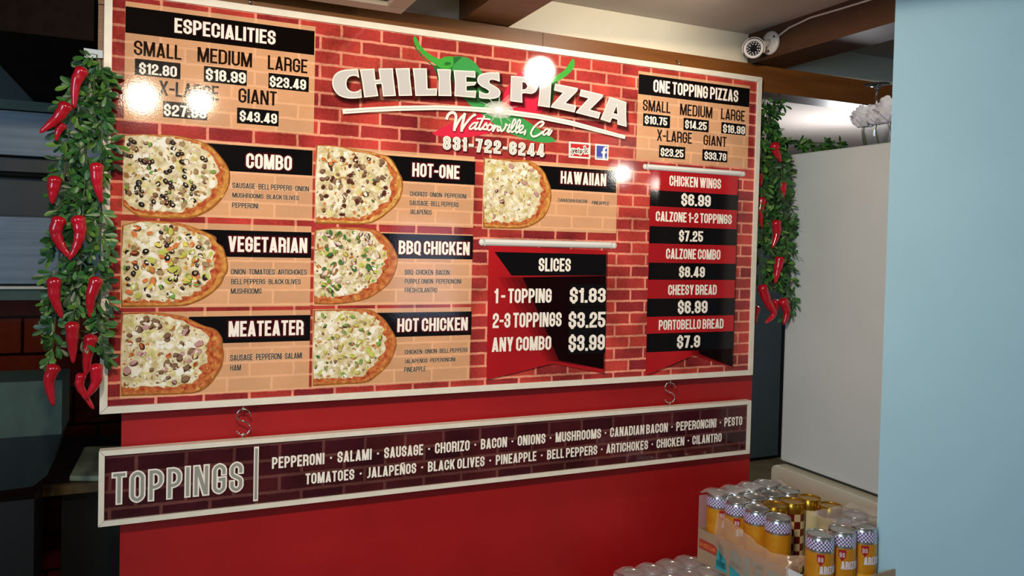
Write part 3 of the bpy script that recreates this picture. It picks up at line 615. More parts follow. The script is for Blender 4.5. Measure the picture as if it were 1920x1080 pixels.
b.build('phone_lettering', [M['white'], M['shade'], M['grey']], board)
D_ = ((1050,250),17.45)
b = MB(); b.flat(cp(*D_,[(290,265),(995,325),(985,840),(280,790)]), Y2, 0); b.flat(cp(*D_,[(345,330),(940,375),(935,785),(340,735)]), Y3, 1)
ys = [[(385,530),(425,610)],[(460,530),(430,610),(400,665)],[(490,585),(550,582),(540,548),(505,545),(490,590),(510,632),(555,628)],[(600,520),(600,640)],[(655,565),(655,672)],[(655,575),(690,560),(715,590),(695,632),(655,625)],[(820,535),(800,450)],[(845,565),(895,540)],[(845,600),(890,632)],[(815,605),(815,645)],[(790,572),(765,562)]]
for s in ys:
    P = cp(*D_, s)
    for pl in stroke_polys(P, .0042): b.flat(pl, Y4, 0)
    for pl in stroke_polys(P, .0013): b.flat(pl, Y5, 2)
b.build('review_icon', [M['white'], M['yred'], M['thin']], board)
b = MB(); b.flat(cp(*D_,[(1150,345),(1590,380),(1575,890),(1140,855)]), Y2, 0); b.flat(cp(*D_,[(1192,400),(1540,425),(1535,835),(1188,810)]), Y3, 1); b.flat(cp(*D_,[(1190,750),(1537,770),(1535,835),(1188,810)]), Y3-.0001, 2)
b.flat(cp(*D_,[(1385,822),(1385,655),(1345,655),(1345,597),(1390,592),(1392,530),(1410,480),(1450,450),(1522,442),(1520,502),(1480,510),(1465,540),(1465,592),(1518,592),(1510,655),(1460,655),(1455,828)]), Y4, 0)
b.build('social_icon', [M['white'], M['blue'], M['blue2']], board)
# printed banners hanging from printed rods
def banner(outline, darkpoly, rodl, rodr, rt, stripes, lets, nm):
    b = MB()
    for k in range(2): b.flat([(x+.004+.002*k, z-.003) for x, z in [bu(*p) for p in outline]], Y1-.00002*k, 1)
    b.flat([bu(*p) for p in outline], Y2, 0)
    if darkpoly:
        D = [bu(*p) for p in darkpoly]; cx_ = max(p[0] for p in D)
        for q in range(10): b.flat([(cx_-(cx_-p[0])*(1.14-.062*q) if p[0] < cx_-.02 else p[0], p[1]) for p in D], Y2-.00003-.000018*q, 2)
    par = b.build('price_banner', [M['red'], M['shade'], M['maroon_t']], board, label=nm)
    for i, (tl, br, m) in enumerate(stripes):
        b = MB()
        if isinstance(tl, list): b.flat([bu(*p) for p in tl], Y3)
        else: rect(b, tl, br, Y3)
        b.build('stripe', M[m], par)
    b = MB(); 
    for (t, a, c, w_) in lets: text(b, t, a, c, Y4, 0, w=w_)
    b.build('lettering', M['white'], par)
    b = MB(); L, R = bu(*rodl), bu(*rodr); zc = (L[1]+R[1])/2; h = rt
    b.flat([(L[0]+h*.9,zc-h),(R[0]-h*.9,zc-h),(R[0]-h*.9,zc+h),(L[0]+h*.9,zc+h)], Y4, 1)
    b.flat([(L[0]+h*.9,zc+h*.05),(R[0]-h*.9,zc+h*.05),(R[0]-h*.9,zc+h*.75),(L[0]+h*.9,zc+h*.75)], Y5, 0)
    b.flat([(L[0]+h*.9,zc-h),(R[0]-h*.9,zc-h),(R[0]-h*.9,zc-h*.6),(L[0]+h*.9,zc-h*.6)], Y5, 2)
    for x in (L[0]+h, R[0]-h):
        b.flat([(x-h*.18,zc-h*1.15),(x+h*.18,zc-h*1.15),(x+h*.18,zc+h*1.15),(x-h*.18,zc+h*1.15)], Y6, 1)
    for x, s in ((L[0], 1), (R[0], -1)):
        b.flat([(x+cos(2*pi*k/20)*h, zc+sin(2*pi*k/20)*h) for k in range(20)], Y5, 1)
        b.flat([(x-h*.15+cos(2*pi*k/16)*h*.55, zc+h*.2+sin(2*pi*k/16)*h*.55) for k in range(16)], Y6, 0)
    b.build('rod', [M['rodl'], M['rodm'], M['rodd']], par)
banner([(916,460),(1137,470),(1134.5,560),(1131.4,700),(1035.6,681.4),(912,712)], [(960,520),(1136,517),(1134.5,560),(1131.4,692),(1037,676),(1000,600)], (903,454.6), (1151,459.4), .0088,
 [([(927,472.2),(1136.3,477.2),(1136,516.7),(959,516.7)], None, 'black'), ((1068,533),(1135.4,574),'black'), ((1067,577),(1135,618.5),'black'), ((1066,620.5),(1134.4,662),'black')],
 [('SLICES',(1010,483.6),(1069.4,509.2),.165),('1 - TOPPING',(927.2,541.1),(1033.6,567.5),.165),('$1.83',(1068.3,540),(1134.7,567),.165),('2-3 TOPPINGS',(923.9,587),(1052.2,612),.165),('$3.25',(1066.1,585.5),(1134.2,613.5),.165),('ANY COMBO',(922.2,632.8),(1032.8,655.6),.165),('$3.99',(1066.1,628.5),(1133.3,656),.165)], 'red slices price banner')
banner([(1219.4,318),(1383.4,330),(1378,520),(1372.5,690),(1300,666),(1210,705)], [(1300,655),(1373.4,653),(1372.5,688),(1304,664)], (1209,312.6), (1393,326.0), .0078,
 [((1219,356),(1381.9,394.3),'black'),((1217.9,423.7),(1380.2,460.4),'black'),((1216.2,492.3),(1378.3,525),'black'),((1213.3,560),(1376.3,590.8),'black'),((1212.5,625.8),(1374.5,653.8),'black')],
 [('CHICKEN WINGS',(1255,328.8),(1351,354.5),.16),('$6.99',(1277.3,363),(1331.8,388),.17),('CALZONE 1-2 TOPPINGS',(1229.4,395.8),(1371.2,420.5),.16),('$7.25',(1273,432),(1317.4,453.5),.17),('CALZONE COMBO',(1248.6,465.7),(1349.9,487),.16),('$8.49',(1273,499.5),(1320.8,520),.17),('CHEESY BREAD',(1252.5,533.8),(1343,552.5),.16),('$6.99',(1270.8,564),(1325.8,587),.17),('PORTOBELLO BREAD',(1235,600),(1355.8,615.5),.16),('$7.9',(1269.3,629.5),(1311.8,651),.17)], 'red striped side orders banner')

# ------------------------------------------------------------------ toppings sign
SZ0, SZ1 = BZ-.249, BZ-.081
tsign = thing('toppings_sign', (0, 0, SZ0), 'long dark toppings sign hanging below the menu board', 'sign')
sign(tsign, 0, SZ0, 1.828, SZ1, .0115, M['maroon'])
b = MB(); T_ = ('TOPPINGS',(209.2,885.7),(456.5,921.8)); text(b, *T_, Y4, 0, w=.185)
text(b, *T_, Y5, 1, w=.185, e=-.045)
b.build('title_lettering', [M['white'], M['grey2']], tsign)
b = MB(); rect(b, (476.3,837.5), (483.7,938.7), Y4, 0); rect(b, (478.3,840.5), (481.7,936), Y5, 1); b.build('divider_bar', [M['white'], M['grey2']], tsign)
l1 = (bu(509.8,857.3)[1], bu(1390.5,796.6)[1]); l2 = (bu(572.6,887.8)[1], bu(1351.8,827.8)[1])
def words(row, v, ytop):
    b = MB(); prev = None
    for (t, x0, x1) in row:
        u0 = bu(x0, ytop(x0))[0]; u1 = bu(x1, ytop(x1))[0]
        text_at(b, t, u0, v[0], u1, v[1], Y4, 0, w=.16, gap=.08)
        if prev is not None:
            c = (prev+u0)/2; r = .0024; zc = (v[0]+v[1])/2; b.flat([(c-r,zc-r),(c+r,zc-r),(c+r,zc+r),(c-r,zc+r)], Y4, 0)
        prev = u1
    b.build('lettering', M['white'], tsign)
words([('PEPPERONI',509.8,608),('SALAMI',632.5,696.5),('SAUSAGE',720,793),('CHORIZO',815,880),('BACON',901,950),('ONIONS',970,1022),('MUSHROOMS',1041,1126),('CANADIAN BACON',1143,1251),('PEPERONCINI',1267,1342),('PESTO',1357,1390.5)], l1, lambda x: 870-.07*(x-510))
words([('TOMATOES',572.6,664),('JALAPEÑOS',688,780),('BLACK OLIVES',802,908),('PINEAPPLE',929,1005),('BELL PEPPERS',1025,1119),('ARTICHOKES',1136,1214),('CHICKEN',1230,1282),('CILANTRO',1297,1351.8)], l2, lambda x: 897-.07*(x-572))

# ------------------------------------------------------------------ hooks and eyes
def ring_pts(c, r, n, a0=0, a1=2*pi, plane='xz', tilt=0):
    out = []
    for k in range(n+1):
        a = a0+(a1-a0)*k/n; x, z = cos(a)*r, sin(a)*r
        out.append(Vector((c[0]+(x*cos(tilt) if plane == 'xz' else 0), c[1]+(x*sin(tilt) if plane == 'xz' else x), c[2]+z)))
    return out
def s_hook(x, ztop, zbot, label, grp, rot):
    zc = (ztop+zbot)/2; h = (ztop-zbot)/2; r = h*.5; y = .004
    t = thing('s_hook', (x, y, zc), label, 'hook', grp)
    pts = []
    for k in range(17): a = -.15+ (1.15*pi+.25)*k/16; pts.append((cos(a)*r, zc+h-r+sin(a)*r))
    for k in range(17): a = pi*.35-(1.25*pi)*k/16; pts.append((cos(a)*r, zc-h+r+sin(a)*r))
    b = MB(); b.tube([(x+p[0]*cos(rot), y+p[0]*sin(rot), p[1]) for p in pts], .0017, 0, 8); b.build('hook_wire', M['chrome'], t)
def eye(x, z0, dz, label, parent):                    # screw eye fixed to a frame edge: ring below or above z0
    b = MB(); r = .0062; s = 1 if dz > 0 else -1
    b.tube([(x, .004, z0-s*.006), (x, .004, z0+s*.003)], .0016, 0, 8)
    b.tube(ring_pts((x, .004, z0+s*(.003+r)), r, 20, tilt=1.15)[:-1], .0014, 0, 8, closed=True)
    b.build('screw_eye', M['chrome'], parent)
for i, (px, py0) in enumerate(((457,765),(1258,715))):
    x = bu(px, py0)[0]
    eye(x, BZ, -1, None, board); eye(x, SZ1, 1, None, tsign)
    s_hook(x, BZ-.010, SZ1+.010, ['wire s hook on the left between menu board and toppings sign', 'wire s hook on the right between menu board and toppings sign'][i], None, -.15-.2*i)
for i, px in enumerate((470, 1275)):
    x = bu(px, (5,118)[i])[0]; zt = BZ+BHT
    eye(x, zt, 1, None, board)
    t = thing('cup_hook', (x, .012, zt+.02), ['small cup hook in the beam above the specialities panel', 'small cup hook in the beam above the one topping panel'][i], 'hook')
    b = MB(); b.tube([(x, .024, zt+.022),(x, .012, zt+.021),(x, .002, zt+.014),(x, .000, zt+.008),(x, .006, zt+.004),(x, .012, zt+.008)], .0015, 0, 8); b.build('hook_wire', M['chrome'], t)

# ------------------------------------------------------------------ ceiling vent box, camera, cable
VZ = 2.155
vx = atz(752.6, 27, VZ); vy1 = vx.y; vx = vx.x
t = thing('ceiling_vent', (0, -.4, VZ), 'beige ceiling vent box with fine wire grille beside the beam', 'vent')
b = MB(); wv = .05; y0 = vy1-.75
b.box((-.5,vy1-wv,VZ),(vx,vy1,2.281)); b.box((-.5,y0,VZ),(vx,y0+wv,2.281)); b.box((vx-wv,y0+wv,VZ),(vx,vy1-wv,2.281)); b.box((-.5,y0+wv,VZ),(-.5+wv,vy1-wv,2.281)); b.build('vent_frame', M['vent'], t, bevel=.003)
b = MB()
x = -.5+wv
while x < vx-wv: b.box((x,y0+wv,VZ+.010),(x+.0022,vy1-wv,VZ+.013)); x += .006
y = y0+wv
while y < vy1-wv: b.box((-.5+wv,y,VZ+.013),(vx-wv,y+.0022,VZ+.016)); y += .006
b.build('wire_grille', M['ventg'], t)
b = MB(); b.box((-.5+wv,y0+wv,VZ+.03),(vx-wv,vy1-wv,VZ+.04)); b.build('inner_plate', M['ventd'], t)

mc = atx(1447, 81, 1.815)
t = thing('security_camera', mc, 'white bullet security camera with infrared lights on brown ceiling beam', 'camera')
b = MB(); b.lathe([(.0,0),(.034,0),(.036,.004),(.034,.010),(.020,.013),(0,.014)], mc, 0, 28, (-1,0,0))
b.build('mount_disc', M['camw'], t)
for k in range(3):
    a = 2*pi*k/3+.5; b = MB(); b.lathe([(0,.0),(.0035,.0),(.0035,.0012),(0,.0015)], mc+Vector((-.0125, cos(a)*.026, sin(a)*.026)), 0, 10, (-1,0,0)); b.build('screw', M['camb'], t)
fc = atx(1413, 91, 1.742); ax = (Vector((CAM.x+.1, CAM.y, 1.62))-fc).normalized(); back = fc-ax*.085
b = MB(); b.tube([mc+Vector((-.01,0,0)), mc+Vector((-.03,0,-.006)), back+ax*.03], [.011,.010,.012], 0, 12); b.build('arm', M['camw'], t)
b = MB(); b.lathe([(0,-.09),(.020,-.088),(.026,-.08),(.027,-.01),(.029,-.004),(.029,.0),(.0215,.002),(.0205,-.004),(0,-.004)], fc, 0, 36, ax); b.build('housing', M['camw'], t)
b = MB(); u = Vector((0,0,1)); u = (u-ax*u.dot(ax)).normalized(); v = ax.cross(u)
vs = []; nseg = 22
for r in (.0335, .0315):
    for h in (.012, -.09):
        for k in range(nseg+1): a = radians(-115+230*k/nseg); vs.append(fc+ax*h+(u*cos(a)+v*sin(a))*r)
n1 = nseg+1; fs = []
for k in range(nseg): fs += [(k,k+1,n1+k+1,n1+k),(2*n1+k+1,2*n1+k,3*n1+k,3*n1+k+1),(k+1,k,2*n1+k,2*n1+k+1),(n1+k,n1+k+1,3*n1+k+1,3*n1+k)]
fs += [(0,n1,3*n1,2*n1),(nseg,2*n1+nseg,3*n1+nseg,n1+nseg)]
b.add(vs, fs, 0, True); b.build('sunshield', M['camw'], t)
b = MB(); b.lathe([(0,0),(.0215,0),(.0215,-.003)], fc-ax*.001, 0, 32, ax); b.build('faceplate', M['camb'], t)
b = MB(); b.lathe([(0,.003),(.005,.002),(.008,0),(.0085,-.001)], fc, 0, 20, ax); b.build('lens', M['lens'], t)
led0 = None
for ri, (rr, nn) in enumerate(((.0175, 14), (.0125, 9))):
    for k in range(nn):
        a = 2*pi*k/nn+.2*ri; p = fc+(u*cos(a)+v*sin(a))*rr
        if led0 is None:
            b = MB(); b.lathe([(.0022,-.001),(.0022,.0005),(.0015,.0018),(0,.0023)], p, 0, 10, ax); led0 = b.build('infrared_light', M['led'], t); p0 = p
        else:
            c = led0.copy(); COL.objects.link(c); c.location = p-p0
ce = [atx(1455,71,1.814), atx(1480,52,1.812), atx(1520,33,1.812), atx(1575,17,1.812), atx(1640,-3,1.812), atx(1700,-22,1.812)]
b = MB(); Q = []
for i in range(len(ce)-1):
    for s in range(5): Q.append(ce[i].lerp(ce[i+1], s/5))
b.tube(Q, .0028, 0, 8); tag(b.build('camera_cable', M['cable']), 'white cable running from the camera along the brown beam', 'cable')

# ------------------------------------------------------------------ chili garlands
def chili(mb, pts, r, m=0):
    P = [Vector(p) for p in pts]; Q = []
    for i in range(len(P)-1):
        p0, p1, p2, p3 = P[max(i-1,0)], P[i], P[i+1], P[min(i+2,len(P)-1)]
        for s in range(6):
            q = s/6; Q.append(.5*((2*p1)+(p2-p0)*q+(2*p0-5*p1+4*p2-p3)*q*q+(3*p1-p0-3*p2+p3)*q**3))
    Q.append(P[-1]); d = (Q[0]-Q[1]).normalized()
    n = len(Q); rs = [r*(1.0-.72*(i/(n-1))**1.5)*(1+.05*sin(i*1.7)) for i in range(n)]
    Q = [Q[0]+d*r*.55, Q[0]+d*r*.42, Q[0]+d*r*.15]+Q+[Q[-1]+(Q[-1]-Q[-2]).normalized()*r*.35]
    rs = [r*.15, r*.62, r*.92]+rs+[r*.06]
    mb.tube(Q, rs, m, 16)
def leaf(mb, p, d, nrm, L, W, m):
    d = d.normalized(); s = d.cross(nrm)
    s = s.normalized() if s.length > 1e-4 else d.orthogonal().normalized(); nn = s.cross(d).normalized()
    q = [p, p+d*L*.3+s*W*.33, p+d*L*.62+s*W*.5, p+d*L*.88+s*W*.36-nn*L*.04, p+d*L-nn*L*.08, p+d*L*.88-s*W*.36-nn*L*.04, p+d*L*.62-s*W*.5, p+d*L*.3-s*W*.33, p+d*L*.3-nn*W*.10, p+d*L*.62-nn*W*.14, p+d*L*.88-nn*W*.14]
    mb.add(q, [(0,1,8),(1,2,9,8),(2,3,10,9),(3,4,10),(4,5,10),(5,6,9,10),(6,7,8,9),(7,0,8)], m, True)
def garland(root, strands, R, step, L0, twig, yj, outx=1.0):
    lv = MB(); st = MB()
    for S in strands:
        S = [Vector(p) for p in S]; st.tube(S, .0014, 0, 6)
        for i in range(len(S)-1):
            n = max(int((S[i+1]-S[i]).length/step), 1)
            for k in range(n):
                p = S[i].lerp(S[i+1], k/n); a = R.uniform(0, 2*pi)
                d = Vector((cos(a)*outx, sin(a)*.6-.25, R.uniform(-.9,.25))).normalized(); tl = R.uniform(.3,1)*twig; e = p+d*tl+Vector((0,0,-tl*.35))
                st.tube([p, p+d*tl*.5, e], .0008, 0, 4)
                for q in range(5):
                    tt = .35+.65*q/4; pp = p.lerp(e, tt); sg = 1 if q%2 else -1
                    side = d.cross(Vector((R.uniform(-.4,.4),-1,R.uniform(-.3,.3)))).normalized()
                    ld = (d*.7+side*sg*R.uniform(.5,1.0)+Vector((0,0,-.25)) if q < 4 else d+Vector((0,0,-.3)))
                    leaf(lv, pp, ld, Vector((R.uniform(-.6,.6),-1,R.uniform(-.2,.9))), L0*R.uniform(.7,1.2), L0*R.uniform(.32,.46), R.choices((0,1,2),(5,4,2))[0])
    st.build('vine_stems', M['stem'], root); lv.build('foliage', [M['leaf1'], M['leaf2'], M['leaf3']], root)
GY = -.045
gl = thing('chili_garland', aty(170,105,GY), 'leafy garland of red chilies hanging at the left edge of the board', 'garland')
def gy(px, py, y): return aty(px, py, y)
garland(gl, [[gy(182,103,GY+.03),gy(172,200,GY+.02),gy(160,330,GY),gy(152,450,GY),gy(150,560,GY),gy(145,640,GY)],
             [gy(165,112,GY+.03),gy(140,190,GY+.02),gy(122,300,GY+.02),gy(115,420,GY+.02),gy(108,520,GY+.02),gy(102,620,GY+.01),gy(97,670,GY)],
             [gy(190,112,GY+.02),gy(192,220,GY+.01),gy(188,330,GY+.01),gy(187,450,GY),gy(186,560,GY),gy(188,670,GY)],
             [gy(176,130,GY+.05),gy(150,300,GY+.05),gy(150,500,GY+.05),gy(145,600,GY+.05)]], random.Random(5), .0105, .0265, .032, 0)
lch = [[(154,132),(142.6,156),(139,200)],[(124,198),(108,221),(78,246)],[(117,235),(110,245),(105.6,262)],[(181,311),(182,343),(190,377)],[(103,336),(100,358),(97.5,379)],[(111,412),(104.5,436),(116,463),(131,482)],[(146,410),(150,436),(143,463),(131,484)],
 [(101,526),(103,561),(115,593)],[(181,525),(170,558),(169,592)],[(135.6,609),(135.6,644),(137,677)],[(171,633),(164,667),(161,700)],[(101,689),(91.7,716),(99,757)],[(180,688),(180,716),(163,744)],[(152,704),(149.5,723),(161,744),(174,765)]]
for i, c in enumerate(lch):
    y = GY-.028 if i not in (2,4,10,13) else GY-.012
    b = MB(); chili(b, [gy(p[0],p[1],y) for p in c], .0138 if i not in (2,13) else .010); b.build('chili_pepper', M['chili'], gl)
GR = .035
gr = thing('chili_garland', aty(1435,180,GR), 'leafy garland of red chilies between the board and the white fridge', 'garland')
garland(gr, [[gy(1432,176,GR),gy(1445,260,GR),gy(1448,360,GR),gy(1448,460,GR),gy(1450,540,GR)],
             [gy(1440,215,GR-.01),gy(1462,290,GR-.01),gy(1470,380,GR-.015),gy(1476,460,GR-.015),gy(1482,590,GR-.015)],
             [gy(1428,230,GR),gy(1428,350,GR),gy(1428,460,GR),gy(1430,540,GR)],[gy(1440,210,GR+.03),gy(1450,300,GR+.03),gy(1446,420,GR+.03),gy(1442,530,GR+.03)],[gy(1434,200,GR+.01),gy(1458,300,GR+.01),gy(1463,420,GR),gy(1468,540,GR)],
             [gy(1436,205,GR),gy(1452,195,GR),gy(1462,178,GR)],
             [gy(1450,262,GR+.03),gy(1500,268,GR+.03),gy(1550,268,GR+.03),gy(1582,268,GR+.03)]], random.Random(9), .0095, .027, .036, 0)
rch = [[(1452,272),(1457,287),(1463,302)],[(1426,329),(1425,337),(1426,348)],[(1466,346),(1467,360),(1466,376)],[(1428,374),(1424,402),(1427.5,424)],[(1455,417),(1457,437),(1449,463)],[(1462,485),(1458,507),(1453.6,529)],[(1430,538),(1438,563.6),(1451,588),(1437,604)],[(1468,564),(1475,585),(1470,606)],[(1453.6,565),(1454,580),(1452,592)],[(1416.6,578),(1414,592),(1416.6,605)]]
for i, c in enumerate(rch):
    y = GR-.022 if i in (0,4,5,6,7) else GR-.005
    if i == 9: y = GR+.02
    b = MB(); chili(b, [gy(p[0],p[1],y) for p in c], .0165 if i not in (1,8) else .012); b.build('chili_pepper', M['chili'], gr)
a, c = aty(157,90,.02), aty(192.5,109,.02)
b = MB(); b.prism([(a.x,.0235,a.z),(c.x,.0235,a.z-.001),(c.x+.001,.0235,c.z),(a.x+.002,.0235,c.z-.003)], (0,-.004,0)); tag(b.build('paper_label', M['paper']), 'small white paper label on the post above the left garland', 'label')

# ------------------------------------------------------------------ white fridge with glasses and flowers
FX, FY0, FY1 = 2.02, -.395, .062
fz = atx(1479, 290, FX).z; fs_ = atx(1466, 866, FX).z
t = thing('refrigerator', (FX+.3, -.17, 0), 'tall white refrigerator with lower drawer standing right of the red wall', 'refrigerator')
b = MB(); b.box((FX+.05,FY0,.02),(FX+.62,FY1-.004,fz-.012)); b.build('body', M['blk'], t)
b = MB(); b.box((FX,FY0,fs_+.004),(FX+.045,FY1,fz)); b.build('door', M['fridge'], t, bevel=.006)
b = MB(); b.box((FX+.02,FY0+.006,fs_-.02),(FX+.05,FY1-.006,fs_+.01)); b.build('gasket', M['gasket'], t)
b = MB(); dz = .07; yb = FY1+.004; lp = []
zt = fs_-.006; r = .022
for k in range(7): a = pi/2*k/6; lp.append((FX-.034, yb-r+r*sin(a), zt-r+r*cos(a)))
lp += [(FX-.034, yb, zt-.5), (FX-.034, yb-.022, zt-.5), (FX-.034, yb-.022, zt-dz-.012), (FX-.034, yb-.034, zt-dz), (FX-.034, FY0, zt-dz), (FX-.034, FY0, zt)]
b.prism(lp, (.05,0,0)); b.build('drawer_front', M['fridge_i'], t, bevel=.003)
b = MB(); b.box((FX-.012,FY0,zt-.5),(FX+.03,yb-.018,zt-dz+.004)); b.build('handle_recess', M['blk'], t)
b = MB(); b.box((FX-.03,FY0,.1),(FX-.005,yb-.024,zt-.22)); b.build('drawer_lower_panel', M['fridge_i'], t)
def glass(loc, label, rot=0):
    g = thing('wine_glass', loc, label, 'glass', 'upturned glasses on the refrigerator'); x, y, z = loc
    b = MB(); pr = [(.030,0),(.036,.03),(.039,.055),(.034,.085),(.018,.105),(.006,.115)]
    b.lathe(pr, loc, 0, 28, cap=False); b.lathe([(max(r-.0014,.001), h) for r, h in pr][::-1], loc, 0, 28, cap=False); b.build('bowl', M['glass'], g)
    b = MB(); b.lathe([(.006,.115),(.0035,.125),(.0035,.165),(.006,.178),(.012,.184)], loc, 0, 16); b.build('stem', M['glass'], g)
    b = MB(); b.lathe([(0,.183),(.014,.185),(.036,.190),(.036,.192),(0,.193)], loc, 0, 28); b.build('foot', M['glass'], g)
gp = atx(1640, 283, 2.10); glass((2.10, gp.y, fz+.001), 'upturned wine glass on the refrigerator beside the garland end')
glass((2.19, gp.y-.03, fz+.001), 'upturned wine glass on the refrigerator next to the blue wall')
def flower(c, r, seed, label):
    R = random.Random(seed); f = thing('white_rose', c, label, 'flower', 'white flowers among the glasses')
    b = MB(); c = Vector(c)
    for ring, (n, rr, ht) in enumerate(((4,.35,.5),(5,.6,.35),(7,.85,.1),(8,1.0,-.2))):
        for k in range(n):
            a = 2*pi*k/n+ring*.5+R.uniform(-.15,.15); out = Vector((cos(a), sin(a), 0)); up = Vector((0,0,1)); sd = out.cross(up); wd = r*(.55+.12*ring)*.8
            base = c+out*r*.12-up*r*.75; pts = []
            for i in range(4):
                tq = i/3; pc = base+out*r*rr*.85*(tq**.7)+up*r*(1.0+ht)*tq+out*r*.15*tq*tq
                for j in (-1,-.4,.4,1): pts.append(pc+sd*wd*j*sin(pi*(.25+.6*tq))-out*r*.18*abs(j)*tq+up*R.uniform(-.04,.04)*r)
            b.add(pts, [(i*4+j, i*4+j+1, i*4+j+5, i*4+j+4) for i in range(3) for j in range(3)], 0, True)
    b.build('petals', M['petal'], f)
    b = MB(); b.tube([c-Vector((0,0,r*.4)), c-Vector((.004,0,r*.4+.03)), (c.x+.01, c.y, fz+.002)], .002, 0, 6); b.build('stem', M['stem'], f)
flower(tuple(atx(1622,218,2.055)), .042, 3, 'white fabric rose in front of the glasses nearer the garland'); flower(tuple(atx(1645,215,2.06)), .038, 4, 'white fabric rose in the middle on the refrigerator'); flower(tuple(atx(1672,205,2.06)), .05, 6, 'white fabric rose against the blue wall edge')
# far cabinet seen in the gap
cx0, cx1, cx2 = aty(1385,600,2.6).x, aty(1463,600,2.6).x, aty(1484,600,2.6).x; cz0 = aty(1440,866,2.6).z
t = thing('metal_cabinet', ((cx0+cx1)/2, 2.8, 0), 'dark grey green cabinet seen in the gap beside the refrigerator', 'cabinet')
b = MB(); b.box((cx0,2.62,.0),(cx2+.1,3.15,1.98)); b.build('body', M['blk'], t)  # black colour paints the shade of the gap right of the door
b = MB(); b.box((cx0,2.58,max(cz0,.03)),(cx1,2.62,1.98)); b.build('door', M['cab'], t, bevel=.004)

# ------------------------------------------------------------------ drinks
CH, CR = .2, .0338
def can_meshes(style):
    root = bpy.data.objects.new('drink_can', None); COL.objects.link(root)
    b = MB()
    if style == 'gold':
        b.lathe([(.024,0),(.028,.003),(CR,.010)], (0,0,0), 0, 36, cap=True)
        rows = 8; hs = [.010+(.172-.010)*i/rows for i in range(rows+1)]
        def mf(i, k):
            s = k//3
            if s < 3: return 1 if (s+i)%2 else 2
            if s < 5: return 3
            if s < 9: return 2
            return 3 if s < 10 else (1 if (s+i)%2 else 2)
        b.lathe([(CR, h) for h in hs], (0,0,0), 0, 36, mf=mf, cap=False); b.lathe([(CR,.172),(CR,.182),(.0330,.190),(.0314,.1965)], (0,0,0), 4, 36, cap=False)
        b.build('can_body', [M['cgreen'], M['cred2'], M['ccream'], M['cgreen'], M['gold']], root); lid = M['gold']
    else:
        b.lathe([(.024,0),(.028,.003),(CR,.010),(CR,.085)], (0,0,0), 0, 36, cap=True); b.lathe([(CR,.085),(CR,.160)], (0,0,0), 1, 36, cap=False)
        b.lathe([(CR,.160),(CR,.1660)], (0,0,0), 4, 36, cap=False); n = 48
        b.lathe([(CR,.1660),(CR,.1705),(CR,.1750),(CR,.1797),(CR*.995,.1845),(CR*.975,.1895)], (0,0,0), 0, n, mf=lambda i,k: 2 if (i+k)%2 else 3, cap=False)
        b.lathe([(CR*.975,.1895),(.0316,.1935),(.0314,.1965)], (0,0,0), 4, 36, cap=False)
        b.build('can_body', [M['can_y'], M['can_o'], M['can_w'], M['can_p'], M['alu']], root); lid = M['alu']
        sh = MB(); rr = CR+.0006
        def cyl(u, h, a0): a = a0+u/rr; return (cos(a)*rr, sin(a)*rr, h)
        def patch(mb, x0, x1, h0, h1, a0, m, taper=False):
            q = []; 
            for i in range(7):
                uu = x0+(x1-x0)*i/6; q.append(cyl(uu, h1, a0))
            for i in range(7):
                s = i/6; uu = x1+(x0-x1)*s; q.append(cyl(uu, h0+(abs(s-.5)*2*(h1-h0)*.45 if taper else 0), a0))
            for i in range(6): mb.add([q[i], q[13-i], q[12-i], q[i+1]], [(0,1,2,3)], m)
        A0 = radians(-118)
        patch(sh, -.010, .008, .128, .158, A0-.35, 0, True)
        for k, gx in enumerate((-.0065, .0005)):
            for pl in [q for s in GL['9'][1] for q in stroke_polys(roundpath([(gx+p[0]*.0035, .140+p[1]*.010)+((p[2]*.008,) if len(p) > 2 else ()) for p in s], False), .0007)]:
                sh.add([((lambda a: (cos(a)*(rr+.0004), sin(a)*(rr+.0004), p[1]))(A0-.35+p[0]/rr)) for p in pl], [(0,1,2,3)], 1)
        sh.build('price_shield', [M['shield'], M['can_w']], root)
        pe = MB(); c0 = A0+.55
        for kk, (du, dh, r0) in enumerate(((0,.075,.013),(.010,.062,.009),(-.012,.060,.008))):
            ctr = cyl(du, dh, c0); pv = [ctr]+[((lambda a: (cos(a)*(rr+.0003*kk), sin(a)*(rr+.0003*kk), dh+sin(q*pi/6)*r0))(c0+(du+cos(q*pi/6)*r0)/rr)) for q in range(12)]
            pe.add(pv, [(0,i+1,(i+1)%12+1) for i in range(12)], 0)
        pe.build('fruit_print', M['peach'], root)
        ll = MB(); tt = MB(); text_at(tt, 'ARIZONA', 0, .012, .062, -.008, 0, 0, w=.2)
        vv = [((lambda a: (cos(a)*(rr+.0007), sin(a)*(rr+.0007), .118+v[2]))(A0-.45+v[0]/rr)) for v in tt.v]
        ll.add(vv, [tuple(f) for f in tt.f], 0); ll.build('lettering', M['can_w'], root)
    b = MB(); b.lathe([(.0314,.1965),(.0320,.1985),(.0312,.200),(.0296,.1985),(.0288,.1935),(.0,.1935)], (0,0,0), 0, 32); b.build('lid', lid, root)
    b = MB(); b.tube([(Vector((cos(a)*.006+.004, sin(a)*.0045, .1948))) for a in [2*pi*k/14 for k in range(14)]], .0011, 0, 6, closed=True); b.box((-.010,-.0035,.1937),(.0,.0035,.1948)); b.build('tab', lid, root)
    return root
proto_y, proto_g = can_meshes('yellow'), can_meshes('gold')
for p in (proto_y, proto_g): p.location = (0,0,0)
used = {id(proto_y): False, id(proto_g): False}
